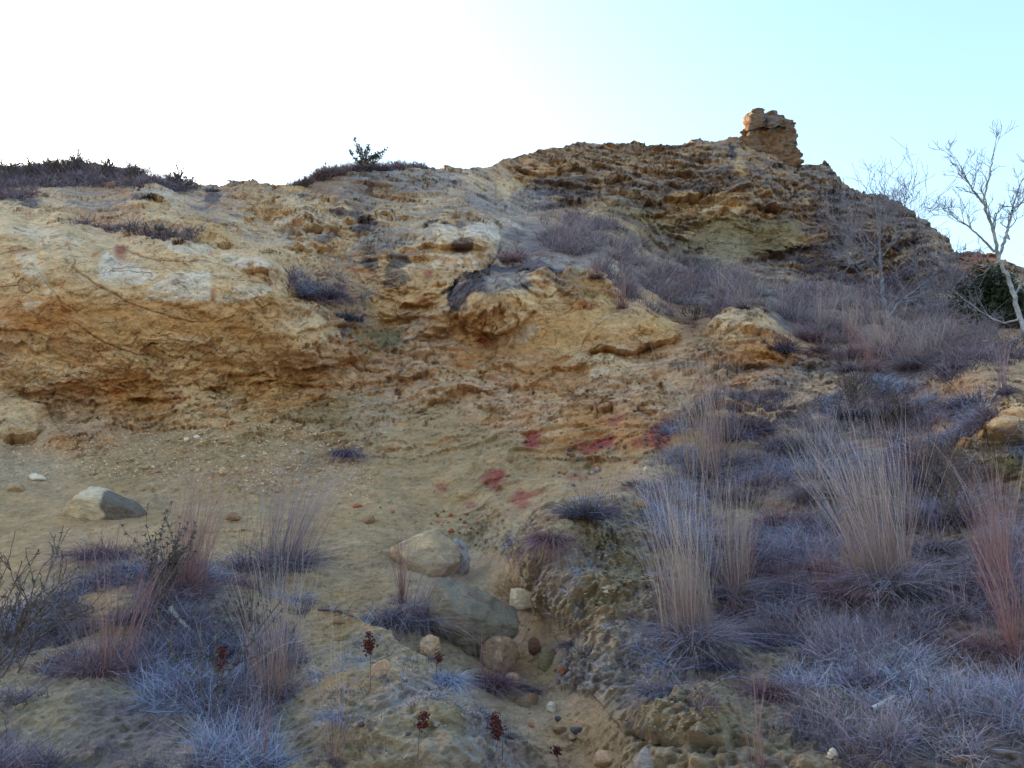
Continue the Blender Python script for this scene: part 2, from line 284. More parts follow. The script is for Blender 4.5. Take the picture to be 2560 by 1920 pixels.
REG = [(-500,1000,'sand',.1,0,.7),(0,1000,'sandp',.15,0,1),(300,1000,'sand',.2,0,1.2),(600,1000,'sand',.3,0,1.2),(0,1120,'sand',.05,0,.4),(300,1150,'sand',.05,0,.5),(700,1120,'sand',.1,0,.6),(950,1060,'sand',.15,0,.6),
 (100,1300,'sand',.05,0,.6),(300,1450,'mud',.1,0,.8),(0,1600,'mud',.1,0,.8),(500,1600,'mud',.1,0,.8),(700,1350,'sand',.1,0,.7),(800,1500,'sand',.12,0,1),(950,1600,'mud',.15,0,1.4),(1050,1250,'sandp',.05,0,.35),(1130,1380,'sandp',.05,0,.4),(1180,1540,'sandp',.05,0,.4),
 (780,1440,'mud',.1,0,1),(900,1540,'grey',.15,0,1.3),(1040,1610,'grey',.2,0,1.5),(760,1600,'mud',.15,0,1.2),(150,1420,'mud',.1,0,1),(450,1400,'litter',.1,0,1),(300,1580,'litter',.1,0,1),(1150,1450,'sand',.05,0,.4),(1230,1580,'sand',.1,0,.6),(1150,1200,'mud',.35,0,2.2),(1300,1180,'mud',.3,0,2.4),(1300,1320,'mud',.35,0,2.6),(1250,1450,'grey',.3,0,2.4),(1200,1260,'grey',.3,0,2.2),(1380,1360,'grey',.3,0,2.2),(1450,1560,'mud',.35,0,2.4),(1400,1250,'mud',.3,0,2),  # lower-left litter and mud tones also hold the foreground's cool shade
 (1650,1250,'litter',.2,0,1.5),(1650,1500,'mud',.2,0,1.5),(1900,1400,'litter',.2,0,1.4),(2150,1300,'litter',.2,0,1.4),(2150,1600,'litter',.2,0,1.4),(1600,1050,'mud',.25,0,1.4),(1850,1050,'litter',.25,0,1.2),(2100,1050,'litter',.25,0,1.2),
 (2190,900,'yelp',.8,.4,.5),(2190,1000,'olive',.6,.3,.8),(2000,930,'ora',.3,0,1),(1900,900,'litter',.3,0,1),(2100,810,'ridge',.4,.2,1),(1950,780,'litter',.3,0,1),
 (1750,870,'tan',.6,.4,.6),(1600,870,'tan',.7,.6,.5),(1500,870,'tan',.8,.7,.5),(1700,810,'grey',.7,.6,.5),(1550,790,'ridge',.7,.7,.5),(1450,820,'tan',.6,.6,.5),(1600,700,'yelp',1,.8,.4),(1680,770,'ora',.6,.3,.5),(1400,870,'tan',.7,.7,.4),
 (1300,860,'tan',.7,.5,.5),(1200,830,'ora',.6,.3,.5),(1050,850,'tan',.6,.3,.6),(1050,790,'ora',.7,.4,.5),(900,830,'tan',.7,.5,.6),(950,930,'sand',.4,.2,.7),(1150,900,'tan',.5,.3,.6),(1250,930,'ora',.5,.3,.6),(1400,950,'ora',.5,.3,.7),
 (1100,1000,'sand',.3,.2,.6),(1300,1010,'sand',.3,.2,.8),(1430,1010,'mud',.3,.1,1),(800,880,'sandp',.6,.3,1),(700,900,'sand',.7,.3,1.2),
 (0,900,'yelp',.3,.1,.3),(150,860,'tan',.7,.3,.7),(300,850,'yel',.8,.4,.7),(450,850,'yelp',.9,.4,.7),(600,850,'yel',.9,.4,.8),(200,920,'tan',.7,.3,1),(100,760,'yelp',.5,.3,.5),(0,750,'tan',.5,.2,.5),(250,780,'yelp',.6,.4,.4),(400,760,'yelp',.6,.4,.4),
 (100,680,'ora',.3,.1,.25),(250,690,'yel',.3,.1,.2),(400,690,'yel',.3,.15,.2),(550,690,'yel',.4,.2,.25),(650,720,'yelp',.5,.2,.3),(700,760,'tan',.6,.4,.4),(740,800,'tan',.8,.5,.5),
 (100,600,'yelp',.25,.1,.2),(250,600,'yelp',.25,.1,.2),(450,620,'yelp',.3,.1,.2),(50,500,'yelp',.3,.1,.2),(200,520,'yelp',.3,.1,.2),(450,560,'yelp',.3,.1,.2),(580,600,'yelp',.5,.1,.2),(-500,600,'yel',.4,.2,.3),
 (100,440,'yelp',.7,.5,.4),(250,480,'tan',.7,.6,.5),(350,430,'yelp',.8,.5,.4),(450,500,'yel',.8,.6,.4),(150,400,'tan',.6,.6,.5),(0,380,'brown',.4,.2,1),(200,370,'brown',.4,.2,1),(320,390,'brown',.4,.2,1),
 (500,440,'tan',.9,.4,.4),(560,420,'yel',.8,.4,.4),(540,480,'yelp',.9,.5,.4),(650,430,'yelp',1,.4,.4),(640,520,'yelp',1,.5,.4),(720,520,'yelp',1,.6,.4),(760,470,'yelp',1,.6,.4),(840,470,'yelp',1,.6,.4),(830,530,'grey',1,.6,.4),(690,390,'brown',.3,.1,1),
 (780,400,'grey',.6,.7,.4),(880,390,'grey',.6,.8,.4),(950,400,'grey',.7,.6,.4),(850,430,'ridge',.8,.7,.4),(950,440,'yelp',.7,.8,.4),(1040,440,'grey',.6,.8,.4),(1000,470,'yel',.8,1,.4),(1060,410,'yelp',.4,.8,.3),(1090,380,'tan',.3,.6,.3),
 (960,510,'yelp',.5,.3,.3),(1030,510,'pale',.6,.4,.3),(990,560,'yelp',.6,.5,.3),(1120,540,'grey',.7,.4,.5),(1200,590,'grey',.7,.5,.5),(1290,600,'pale',.8,.5,.5),(880,570,'yelp',.6,.6,.3),(780,590,'tan',.6,.6,.4),(950,600,'yel',.5,.4,.3),
 (880,640,'yel',.6,.7,.4),(850,680,'yel',.6,.7,.4),(900,700,'tan',.7,.6,.4),(830,740,'olive',.6,.3,.5),(930,740,'tan',.8,.5,.5),(760,620,'ridge',.6,.3,.6),(780,680,'ridge',.6,.3,.7),(850,790,'tan',.8,.6,.6),
 (1050,620,'yelp',.5,.1,.3),(1100,680,'yelp',.5,.1,.3),(1150,620,'yelp',.4,.1,.3),(1050,700,'yel',.6,.1,.3),(1150,720,'yel',.15,.05,.15),(1220,720,'yel',.15,.05,.15),(1260,620,'yel',.4,.1,.3),(1330,710,'yel',.25,.05,.2),(1430,710,'yel',.3,.1,.2),(1380,760,'tan',.5,.3,.3),(1300,780,'yelp',.8,.3,.4),
 (1160,530,'litter',.3,.2,.6),(1300,540,'litter',.3,.1,.6),(1400,600,'litter',.3,.1,.6),(1500,630,'litter',.3,.1,.6),(1400,660,'tan',.5,.3,.5),(1500,690,'brown',.3,.1,.6),(1700,670,'litter',.3,.1,.6),(1800,720,'litter',.3,.1,.6),(1950,730,'litter',.3,.1,.6),(2100,740,'olive',.5,.4,.6),
 (1130,370,'tan',.7,1,.5),(1150,420,'grey',.7,1,.5),(1250,350,'ridge',.8,1,.5),(1250,420,'ridged',.8,1.1,.5),(1400,360,'ridge',.8,1,.5),(1400,420,'ridged',.9,1.1,.5),(1520,340,'ridge',.8,1,.5),(1600,350,'ridge',.9,1,.5),(1550,400,'ridged',1,1.1,.5),(1700,400,'ridged',1,1,.5),
 (1250,460,'yel',.7,.8,.5),(1350,480,'olive',.7,1,.5),(1480,450,'yel',.9,.9,.5),(1450,500,'olive',.7,1,.5),(1550,440,'yel',.9,.9,.5),(1550,500,'olive',.25,.3,.3),(1600,530,'olive',.2,.2,.3),(1680,500,'olive',.3,.3,.3),(1650,570,'ridged',.8,.9,.5),(1500,550,'olive',.7,.8,.5),
 (1700,450,'ridge',1,1,.5),(1800,450,'ridged',1,1,.5),(1850,500,'ridged',1,1,.5),(1950,480,'ridged',1,1,.5),(1750,540,'ridge',1,.9,.5),(1850,580,'ridged',.9,.9,.5),(1950,580,'ridge',.9,.9,.5),(2050,580,'ridge',.9,.9,.5),(1750,610,'ridged',.8,.8,.6),(1880,640,'ridge',.8,.6,.6),
 (2000,650,'olive',.8,.5,.6),(2130,580,'rust',.7,.6,.5),(2190,620,'ridge',.6,.6,.6),(2100,670,'olive',.8,.5,.6),(2190,700,'ridge',.6,.5,.6),(2180,760,'ridge',.5,.3,.8)]
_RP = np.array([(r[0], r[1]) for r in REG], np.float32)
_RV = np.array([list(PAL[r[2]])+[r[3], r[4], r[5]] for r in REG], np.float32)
PAL['red'] = (.31, .045, .045); PAL['slab'] = (.25, .20, .15); PAL['cream'] = (.64, .49, .34); PAL['dark_break'] = (.17, .135, .115)
wn = np.stack([fbm(P0*.55, 4), fbm(P0*.55, 4, off=31.)], -1)          # organic wobble of every boundary
wf = np.stack([fbm(P0*2.2, 4, off=7.), fbm(P0*2.2, 4, off=57.)], -1)
px2m = DEP/FPX
WX = X + wn[..., 0]*26 + wf[..., 0]*7*np.clip(8/DEP, .5, 1.5); WY = Y + wn[..., 1]*13 + wf[..., 1]*5*np.clip(8/DEP, .5, 1.5)
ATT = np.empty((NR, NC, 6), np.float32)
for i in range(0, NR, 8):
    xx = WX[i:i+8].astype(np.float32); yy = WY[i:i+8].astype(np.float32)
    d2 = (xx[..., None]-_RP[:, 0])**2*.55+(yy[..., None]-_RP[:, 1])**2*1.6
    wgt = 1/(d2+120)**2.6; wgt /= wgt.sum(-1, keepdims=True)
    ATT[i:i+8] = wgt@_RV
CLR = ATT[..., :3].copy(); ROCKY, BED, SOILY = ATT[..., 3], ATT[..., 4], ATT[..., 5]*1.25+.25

# ------------------------------------------------------------------ relief
DISP = np.zeros_like(DEP)
zz = P0[..., 2]
tilt = zz + .10*P0[..., 0] + .55*fbm(P0*np.array([.22, .22, .5]), 3, off=3.)
def saw(h): f = h-np.floor(h); return np.where(f < .12, f/.12, 1-(f-.12)/.88*.9)     # protrudes low, recedes upward
far = sstep(13, 22, DEP)
for step, amp in ((.85, .26), (.33, .11), (.13, .045)):
    jit = fbm(P0*np.array([.5, .5, 1.4])*(1 if step > .3 else 2), 3, off=step*90)
    on = sstep(-.35, .3, fbm(P0*np.array([.35, .35, .9])/step**.4, 2, off=step*40))
    DISP += BED*amp*(.8+.5*far)*(saw(tilt/step+jit*.55)-.5)*on
RK2 = ROCKY*(1-.5*sstep(820, 700, X)*sstep(440, 500, Y)*sstep(960, 900, Y))
DISP += RK2*(.24*(1+.1*far)*ridged(P0*np.array([.55, .55, 1.1]), 3, off=9.)+.12*ridged(P0*np.array([1.7, 1.7, 3.2]), 3, off=19.)*(1+.1*far))
DISP += RK2*.03*ridged(P0*np.array([6., 6., 11.]), 3, off=29.)
DISP += .03*fbm(P0*1.1, 3, off=41.)
DISP += SOILY*(.03*fbm(P0*3.2, 3, off=51.)+.009*ridged(P0*7.+.5*wf[..., :1], 3, off=61.)+.018*fbm(P0*9., 3, off=66.)+.014*fbm(P0*22., 2, off=71.))

g1 = ridged(P0*np.array([.8, .8, 1.9])+.5*wn[..., :1], 2, off=303.); g2 = ridged(P0*np.array([2.6, 2.6, 6.5])+.4*wf[..., :1], 2, off=333.)
def blocks(p, seed):
    i0 = np.floor(p).astype(np.int32); best = np.full(p.shape[:-1], 9., np.float32); val = np.zeros(p.shape[:-1], np.float32); p = p.astype(np.float32)
    for dx in (-1, 0, 1):
        for dy in (-1, 0, 1):
            for dz in (-1, 0, 1):
                c = i0+np.array([dx, dy, dz]); h = _P[_P[_P[(c[..., 0]+seed) & 255]+(c[..., 1] & 255)]+(c[..., 2] & 255)]
                r = p-(c+.5+_G[h]*.42); d = (r*r).sum(-1); k = d < best
                t = _G[(h*7+13) & 255]; v = (_G[(h*3+5) & 255][..., 0])*.55+(r*t).sum(-1)*1.1
                best = np.where(k, d, best); val = np.where(k, v, val)
    return val
bw = P0+.22*wf[..., :1]+.25*wn[..., 1:2]
BLK = blocks(bw*np.array([.75, .75, 1.7]), 1); BLK2 = blocks(bw*np.array([2.1, 2.1, 4.6]), 2); BLK3 = blocks(bw*np.array([5.5, 5.5, 11.]), 3)
RKB = np.clip(ROCKY, .0, 1)*sstep(.2, .5, ROCKY)+.05*sstep(.12, .3, ROCKY)
RKB *= 1-.4*sstep(12.8, 13.6, DEP)*(1-far)
DISP += RKB*(.16*(1+.2*far)*BLK+.085*(1+.4*far)*BLK2+.03*BLK3)
CLA = sstep(820, 700, X)*sstep(440, 500, Y)*sstep(960, 900, Y)
CLB = sstep(930, 1000, X)*sstep(1560, 1480, X)*sstep(550, 590, Y)*sstep(800, 760, Y)
SMO = np.clip(CLA+CLB, 0, 1)
BIG = blocks((P0+.35*wn[..., :1])*np.array([.42, .42, .8])+.3*P0[..., 2:3]*np.array([1., 0, 0])*.42, 5)
RKB *= 1-.45*SMO
GRV = sstep(.7, .95, g1)*.5+sstep(.72, .95, g2)*.5
DISP -= ROCKY*(.14*sstep(.7, .95, g1)+.06*sstep(.7, .94, g2))
slab = gnoise(P0*np.array([1.1, 1.1, 3.4])+.8*wn[..., :1]); slab2 = gnoise(P0*np.array([3.1, 3.1, 9.])+17)
DISP += ROCKY*(.12*np.round(slab*3.)/3+.05*(1+.4*far)*np.round(slab2*3.)/3)
def ell(cx, cy, rx, ry, rot=0, xx=None, yy=None):
    xx = SX if xx is None else xx; yy = SY if yy is None else yy
    c, s = math.cos(math.radians(rot)), math.sin(math.radians(rot))
    dx = xx-cx; dy = yy-cy
    return np.sqrt(((dx*c+dy*s)/rx)**2+((-dx*s+dy*c)/ry)**2)
nq1 = fbm(P0*1.3, 3, off=77.); nq2 = ridged(P0*np.array([3.,3.,5.]), 3, off=87.)
SX = X + wf[..., 0]*5; SY = Y + wf[..., 1]*4
for cx, cy, rx, ry, rot, A in [(1085,648,118,66,-14,.75),(955,692,42,24,-38,.3),(960,514,42,28,-6,.4),(1030,512,46,30,4,.4),(990,560,80,20,0,.22),(1245,628,58,44,15,.35),(1340,705,72,40,-10,.35),(1425,716,62,24,8,.25),
        (340,428,75,24,8,.4),(655,470,90,46,5,.45),(548,415,48,26,0,.35),(720,520,70,30,0,.3),(60,445,95,24,4,.35),(470,500,85,28,14,.3),(820,520,60,30,0,.25),(850,465,60,24,8,.3),
        (350,600,330,75,8,.35),(15,905,92,52,-10,.55),(690,730,90,80,35,.35),(120,820,110,40,0,.2),(1610,702,95,30,-4,.35),(1130,1235,50,48,0,.12),(2120,815,150,58,5,.35),(2195,925,58,42,-10,.45),(1400,872,48,20,6,.3),(1300,870,60,22,0,.2),(1580,880,70,18,0,.15),
        (1000,385,80,28,8,.5),(880,400,130,35,4,.4),(1690,535,60,26,-18,.35),(1720,590,70,20,-6,.3),(620,440,60,22,0,.3),(1650,722,60,14,0,.2),(1100,980,80,26,-12,.12),(1290,1040,70,18,-20,.1),(1000,1070,50,14,-10,.1)]:
    r = ell(cx, cy, rx, ry, rot, SX, SY)+.28*nq1+.16*nq2; DISP += .52*A*(.55*np.sqrt(np.clip(1-r*r, 0, 1))+.45*np.clip(1-r*r, 0, 1))
for cx, cy, rx, ry, rot, A in [(1345,1250,270,190,20,.34),(1190,1180,70,80,0,.16),(1480,1555,150,70,6,.16),(860,1590,290,150,24,.26),(330,1310,330,90,4,.20),(100,1500,260,120,0,.12),(1900,1260,300,70,-4,.14),(1750,1090,240,60,4,.15),(2050,1000,200,60,6,.15),(600,1240,120,40,0,.1)]:
    r = ell(cx, cy, rx, ry, rot, SX, SY)+.12*nq1; DISP += A*sstep(1, .35, r)
# bedding of the red-stained slope and the hollow, dipping to the left
hol = np.clip(1.25-ell(1180, 950, 420, 170, -8), 0, 1); dip = (P0[..., 2]-.28*P0[..., 0]+.35*fbm(P0*.7, 3, off=400.))
DISP += hol*(.07*saw(dip/.24+.3*nq1)+.03*saw(dip/.09+.4*nq1))
HOLB = hol*(saw(dip/.24+.3*nq1) < .35)
def polyd(pts, closed=False):
    """distance to polyline, signed (+ below, image down) only meaningful for lines running left to right"""
    best = np.full(X.shape, 1e9); pts = np.array(pts, float); par = np.zeros(X.shape)
    x0, x1 = pts[:, 0].min()-60, pts[:, 0].max()+60; y0, y1 = pts[:, 1].min()-60, pts[:, 1].max()+60
    m = (SX > x0) & (SX < x1) & (SY > y0) & (SY < y1); q = np.stack([SX[m], SY[m]], -1); b = np.full(len(q), 1e9); t_ = np.zeros(len(q)); L = len(pts)-1
    for i in range(L):
        a = pts[i]; d = pts[i+1]-a; t = np.clip(((q-a)@d)/(d@d), 0, 1); r = q-(a+t[:, None]*d); dist = np.hypot(r[:, 0], r[:, 1])
        k = dist < b; b[k] = dist[k]; t_[k] = ((i+t)/L)[k]
    best[m] = b; par[m] = t_
    return best, par
def ledge(pts, depth, w=13):
    pts = np.array(pts, float); x0, x1 = pts[0, 0], pts[-1, 0]
    m = (X > x0-4) & (X < x1+4) & (Y > pts[:, 1].min()-60) & (Y < pts[:, 1].max()+70)
    xx = SX[m]; d = SY[m]-np.interp(xx, pts[:, 0], pts[:, 1])
    t = (xx-x0)/(x1-x0); f = sstep(0, .3, np.minimum(t, 1-t))*(.62+.5*np.clip(wf[m][:, 1]*1.6+.3, -.6, 1)); d = d + 5*wf[m][:, 0] + 3*nq2[m]; w = w*1.5
    below = -.55*depth*np.exp(-np.clip(d, 0, None)/w)*sstep(-1.5, 1.5, d)
    above = .35*depth*np.exp(-np.clip(-d, 0, None)/(w*1.1))*(1-sstep(-1.5, 1.5, d))
    DISP[m] += f*(below+above)
def lip(pts, A, w=24):
    pts = np.array(pts, float); x0, x1 = pts[0, 0], pts[-1, 0]
    m = (X > x0-4) & (X < x1+4) & (Y > pts[:, 1].min()-90) & (Y < pts[:, 1].max()+60)
    xx = SX[m]+5*wf[m][:, 0]; d = SY[m]+7*wf[m][:, 1]+3*nq2[m]-np.interp(xx, pts[:, 0], pts[:, 1]); t = (xx-x0)/(x1-x0); f = sstep(0, .2, np.minimum(t, 1-t))
    DISP[m] += f*(-.75*A*np.exp(-np.clip(-d, 0, None)/w)*(1-sstep(-2, 2, d))+.35*A*np.exp(-np.clip(d, 0, None)/(w*1.2))*sstep(-2, 2, d))
for pts, A, w_ in [([(-60,462),(57,458),(100,468),(150,488),(235,505),(300,520),(400,532),(480,545),(560,555),(598,575),(612,606)],.7,26),([(605,640),(660,655),(700,670),(740,700),(775,735)],.45,20),
    ([(960,650),(985,620),(1030,590),(1080,572),(1140,564),(1190,566),(1210,582)],.7,22),([(1200,592),(1240,582),(1270,592),(1300,610),(1335,645)],.45,18),([(1325,668),(1370,658),(1400,680),(1410,695),(1460,700),(1510,708)],.45,18),
    ([(1475,718),(1540,690),(1600,668),(1640,672),(1690,690),(1710,712)],.5,20),([(908,505),(930,488),(960,484),(1004,492)],.4,16),([(996,492),(1030,478),(1065,485),(1090,502)],.4,16),([(575,462),(620,440),(680,436),(745,452)],.4,16),
    ([(275,428),(320,408),(370,412),(398,432)],.4,14),([(15,447),(60,428),(135,432)],.3,14),([(740,500),(780,480),(840,470),(885,487)],.35,14),([(1375,870),(1440,858),(1505,872)],.2,12),([(1255,862),(1300,850),(1365,864)],.18,12),([(1540,872),(1600,862),(1685,868)],.22,12),
    ([(715,392),(800,375),(900,372),(1000,377),(1050,395),(1068,422)],.5,16),([(0,862),(60,862),(100,880),(125,910)],.3,16),([(560,520),(640,505),(720,515),(760,530)],.3,14),([(500,412),(535,398),(575,402),(600,420)],.35,12),([(2140,905),(2170,885),(2230,880)],.4,16),([(1080,1260),(1100,1205),(1150,1150),(1200,1108),(1290,1085),(1400,1095)],.7,55),([(640,1300),(760,1345),(850,1390),(940,1468),(1040,1560),(1200,1690)],.38,38),([(0,1290),(180,1262),(330,1250),(520,1240),(640,1262)],.35,40),([(1480,1010),(1600,960),(1720,985),(1850,975)],.4,30)]: lip(pts, A, w_)
LEDGES = [([(825,628),(860,630),(893,633)],.12),([(853,672),(883,662),(920,664),(940,656),(963,658)],.3),([(810,696),(843,696),(867,687),(900,676)],.2),([(973,666),(990,702),(1016,719),(1066,717),(1109,706),(1132,696)],.4),
 ([(930,726),(960,716),(986,712)],.15),([(863,732),(880,745),(920,735),(946,737),(986,732)],.2),([(1252,762),(1278,757),(1312,755),(1341,762),(1365,760),(1415,749),(1464,732),(1495,712)],.5),([(1162,772),(1199,775),(1245,772)],.12),
 ([(1348,882),(1385,892),(1411,900),(1441,892)],.25),([(1252,885),(1298,895),(1342,885)],.15),([(1000,888),(1066,885),(1119,890),(1152,892)],.1),([(0,957),(42,953),(74,945),(97,922)],.5),([(-30,700),(21,713),(63,713),(105,724),(127,734)],.14),
 ([(531,829),(569,822),(612,815)],.2),([(598,790),(643,796),(689,792),(738,787),(773,773)],.4),([(500,580),(537,589),(571,592),(602,585)],.16),([(286,441),(322,438),(353,444),(378,452)],.5),([(24,399),(77,394),(202,399),(286,406)],.25),
 ([(-20,462),(57,460),(114,478),(168,482),(235,503)],-.25),([(410,508),(447,511),(480,505)],.25),([(437,529),(504,530),(544,537)],.3),([(837,551),(874,546),(897,546),(924,535),(978,540),(1018,535),(1038,542),(1067,537)],.4),
 ([(1010,547),(1052,556),(1072,546)],.15),([(763,559),(793,559),(837,551)],.2),([(938,475),(985,471),(1042,478),(1089,482)],.35),([(731,481),(780,487),(820,480),(884,487)],.3),([(716,411),(760,411),(806,421),(874,438),(907,444)],.25),
 ([(1147,459),(1175,451),(1217,442),(1252,442),(1290,458)],.6),([(1340,444),(1400,443),(1435,436),(1456,435),(1498,431),(1526,422),(1562,412),(1590,420)],.9),([(1249,392),(1301,400),(1354,389),(1380,389)],.5),([(1330,478),(1368,471),(1407,470),(1456,459)],.5),
 ([(1632,456),(1663,450),(1699,463)],.7),([(1639,430),(1653,422),(1669,431)],.5),([(1554,378),(1590,380),(1618,378)],.4),([(1442,382),(1477,380),(1512,391)],.5),([(1561,574),(1618,566),(1688,559),(1727,551)],.5),([(1722,472),(1760,468),(1801,484)],.7),
 ([(1780,430),(1809,424),(1834,436)],.6),([(1822,513),(1884,522),(1942,517)],.5),([(1586,722),(1627,731),(1652,731),(1693,727)],.2),([(1449,781),(1490,777),(1553,773)],.15),([(1718,797),(1760,791),(1818,791),(1850,788)],.3),([(1577,793),(1627,797),(1669,793)],.2),
 ([(1640,862),(1665,858),(1690,862)],.15),([(1669,898),(1693,893),(1764,888)],.15),([(2140,940),(2178,955),(2260,966)],.4),([(620,830),(680,840),(720,832)],.15),([(250,858),(330,866),(420,862)],.2),([(240,905),(290,915),(360,905)],.15),
 ([(1480,355),(1530,350),(1590,360)],.4),([(1180,375),(1240,362),(1330,372)],.4),([(1900,455),(1940,458),(1972,462)],.5),([(2060,590),(2110,588),(2150,600)],.4),([(1640,620),(1700,612),(1760,622)],.4),([(1420,410),(1440,405),(1480,412)],.4),
 ([(560,470),(600,462),(640,470)],.2),([(580,540),(650,548),(730,540)],.2),([(640,500),(700,506),(740,500)],.25),([(100,425),(180,428),(260,424)],.2),([(1340,1600),(1370,1590),(1440,1612),(1500,1622),(1580,1626)],.35),([(1085,1275),(1120,1290),(1160,1300)],.15)]
for pts, dp, w_ in [([(1085,1245),(1180,1335),(1240,1455),(1330,1560),(1390,1640)],.05,34),([(1440,1560),(1520,1500),(1600,1480)],-.2,30)]: ledge(pts, dp, w_)
for pts, dp in LEDGES: ledge(pts, dp, 13 if dp < .45 else 17)
CRACKS = [([(141,569),(169,594),(207,620),(253,636),(292,660),(316,669),(366,685),(411,697),(457,694)],2.6,.07),([(155,692),(190,717),(211,727),(253,745),(292,761),(334,773),(355,783)],2.4,.07),([(160,690),(120,640),(80,585),(48,560)],2,.03),
 ([(242,535),(292,555),(336,572),(383,574),(410,575),(433,572),(487,582),(524,599)],2.2,.07),([(443,592),(470,607),(524,609),(571,619)],1.8,.04),([(373,599),(390,616),(380,643)],1.6,.03),([(390,616),(402,620)],1.4,.03),([(355,640),(370,650),(395,655)],1.4,.02),
 ([(1252,759),(1265,729),(1298,702),(1318,686)],2.,.06),([(1265,655),(1240,655)],1.5,.03),([(1268,663),(1250,640),(1240,622)],2,.03),([(1268,663),(1290,640),(1310,632)],1.5,.02),([(1200,700),(1202,740),(1200,770)],1.4,.03),([(404,670),(412,690),(440,692)],2,.04),
 ([(120,648),(160,665),(180,690)],1.6,.03),([(0,530),(60,538),(110,548)],1.8,.04),([(110,548),(150,535),(200,540)],1.5,.03),([(300,480),(360,500),(400,515)],1.6,.03),([(570,619),(620,640),(640,660)],1.6,.03),([(350,520),(400,535),(470,545)],1.5,.03),
 ([(355,783),(390,770),(430,742)],1.6,.03),([(240,790),(300,800),(330,815)],1.5,.03),([(450,745),(490,752)],1.8,.03),([(500,720),(520,740),(515,760)],1.6,.03),([(1590,345),(1578,320),(1577,303)],5,.6),([(1094,470),(1088,440),(1075,415),(1068,398)],4,.4),([(1075,480),(1082,520),(1075,560)],3,.2),
 ([(207,620),(180,628)],1.5,.02),([(1030,740),(1050,690),(1060,660)],1.4,.02)]
RUSTC = np.array(PAL['brown'])
for pts, wd, dp in CRACKS:
    d, t = polyd(pts); wd *= .8 if dp < .1 else 1; dp *= .45; k = sstep(wd, wd*.2, d)*np.clip(np.minimum(t, 1-t)*6+.25, 0, 1)
    DISP -= dp*k
    CLR = CLR*(1-.6*k[..., None])+RUSTC*.6*k[..., None]

VB = -P0/np.linalg.norm(P0, axis=-1, keepdims=True)
ND = VB*.7 + N0*.3; ND /= np.linalg.norm(ND, axis=-1, keepdims=True)
DISP *= np.clip(3.2*(N0*VB).sum(-1), .6, 1)
P = P0 + ND*DISP[..., None]
# ------------------------------------------------------------------ stains, lichen and bleached faces (marks of the rock itself)
def paint(col, k):
    global CLR
    k = np.clip(k, 0, 1)[..., None]; CLR = CLR*(1-k)+np.array(PAL[col] if isinstance(col, str) else col)*k
n_a = fbm(P0*np.array([2.6, 2.6, 4.5]), 5, off=101.); n_b = fbm(P0*np.array([.9, .9, 2.6]), 5, off=131.); n_c = fbm(P0*np.array([5., 5., 8.]), 4, off=161.)
hue = fbm(P0*np.array([.45, .45, 1.2]), 4, off=191.)
rk = np.clip(ROCKY*1.6, 0, 1)
paint('yelp', .45*rk*sstep(.1, .6, n_b)); paint('ora', .5*rk*sstep(.15, .7, hue)*(1-far)); paint('tan', .4*sstep(.1, .6, -hue)*rk)
paint('rust', .55*rk*sstep(.35, .75, n_a)*sstep(-.2, .4, hue))
# thin bedding lines
paint('rust', .3*np.clip(ROCKY*1.4, 0, 1)*GRV)
paint('brown', .28*np.clip(BED, 0, 1)*sstep(.35, .6, fbm(P0*np.array([1.2, 1.2, 9.]), 4, off=211.)))
# lichen on the ridge and the upper ledges
paint('lich', .62*far*sstep(-.05, .45, fbm(P0*np.array([.7, .7, 2.2]), 5, off=231.)))
paint('grey', .45*far*sstep(-.1, .45, fbm(P0*np.array([.9, .9, 3.5]), 5, off=271.)))
paint('ridge', .4*far*sstep(.1, .5, fbm(P0*np.array([1., 1., 3.]), 5, off=251.)))
up_tier = sstep(12.8, 14, DEP)*(1-far)*np.clip(ROCKY*1.5, 0, 1)*sstep(640, 560, Y)
NN = normals(P)
paint('lich', .75*up_tier*sstep(.05, .4, n_b+.6*(NN[..., 2]-.45))*sstep(-.3, .2, n_a))
paint('grey', .5*up_tier*sstep(.0, .4, NN[..., 2]-.55+n_a*.2))
def blob(col, cx, cy, rx, ry, rot=0, s=1., soft=.5, nz=.35):
    r = ell(cx, cy, rx, ry, rot)+nz*n_a; paint(col, s*sstep(1+soft*.5, 1-soft, r))
def poly(col, pts, s=1., soft=3., off=0):
    pts = np.array(pts, float); inside = np.zeros(X.shape, bool)
    x, y = SX+n_c*2.5, SY+n_c*2.5; j = len(pts)-1
    for i in range(len(pts)):
        xi, yi = pts[i]; xj, yj = pts[j]
        c = ((yi > y) != (yj > y)) & (x < (xj-xi)*(y-yi)/(yj-yi+1e-9)+xi); inside ^= c; j = i
    k = inside.astype(float)
    for _ in range(int(soft)):
        k[1:-1, 1:-1] = (k[1:-1, 1:-1]*2+k[:-2, 1:-1]+k[2:, 1:-1]+k[1:-1, :-2]+k[1:-1, 2:])/6
    paint(col, s*k)
paint('rust', .28*HOLB*sstep(-.2, .3, n_a))
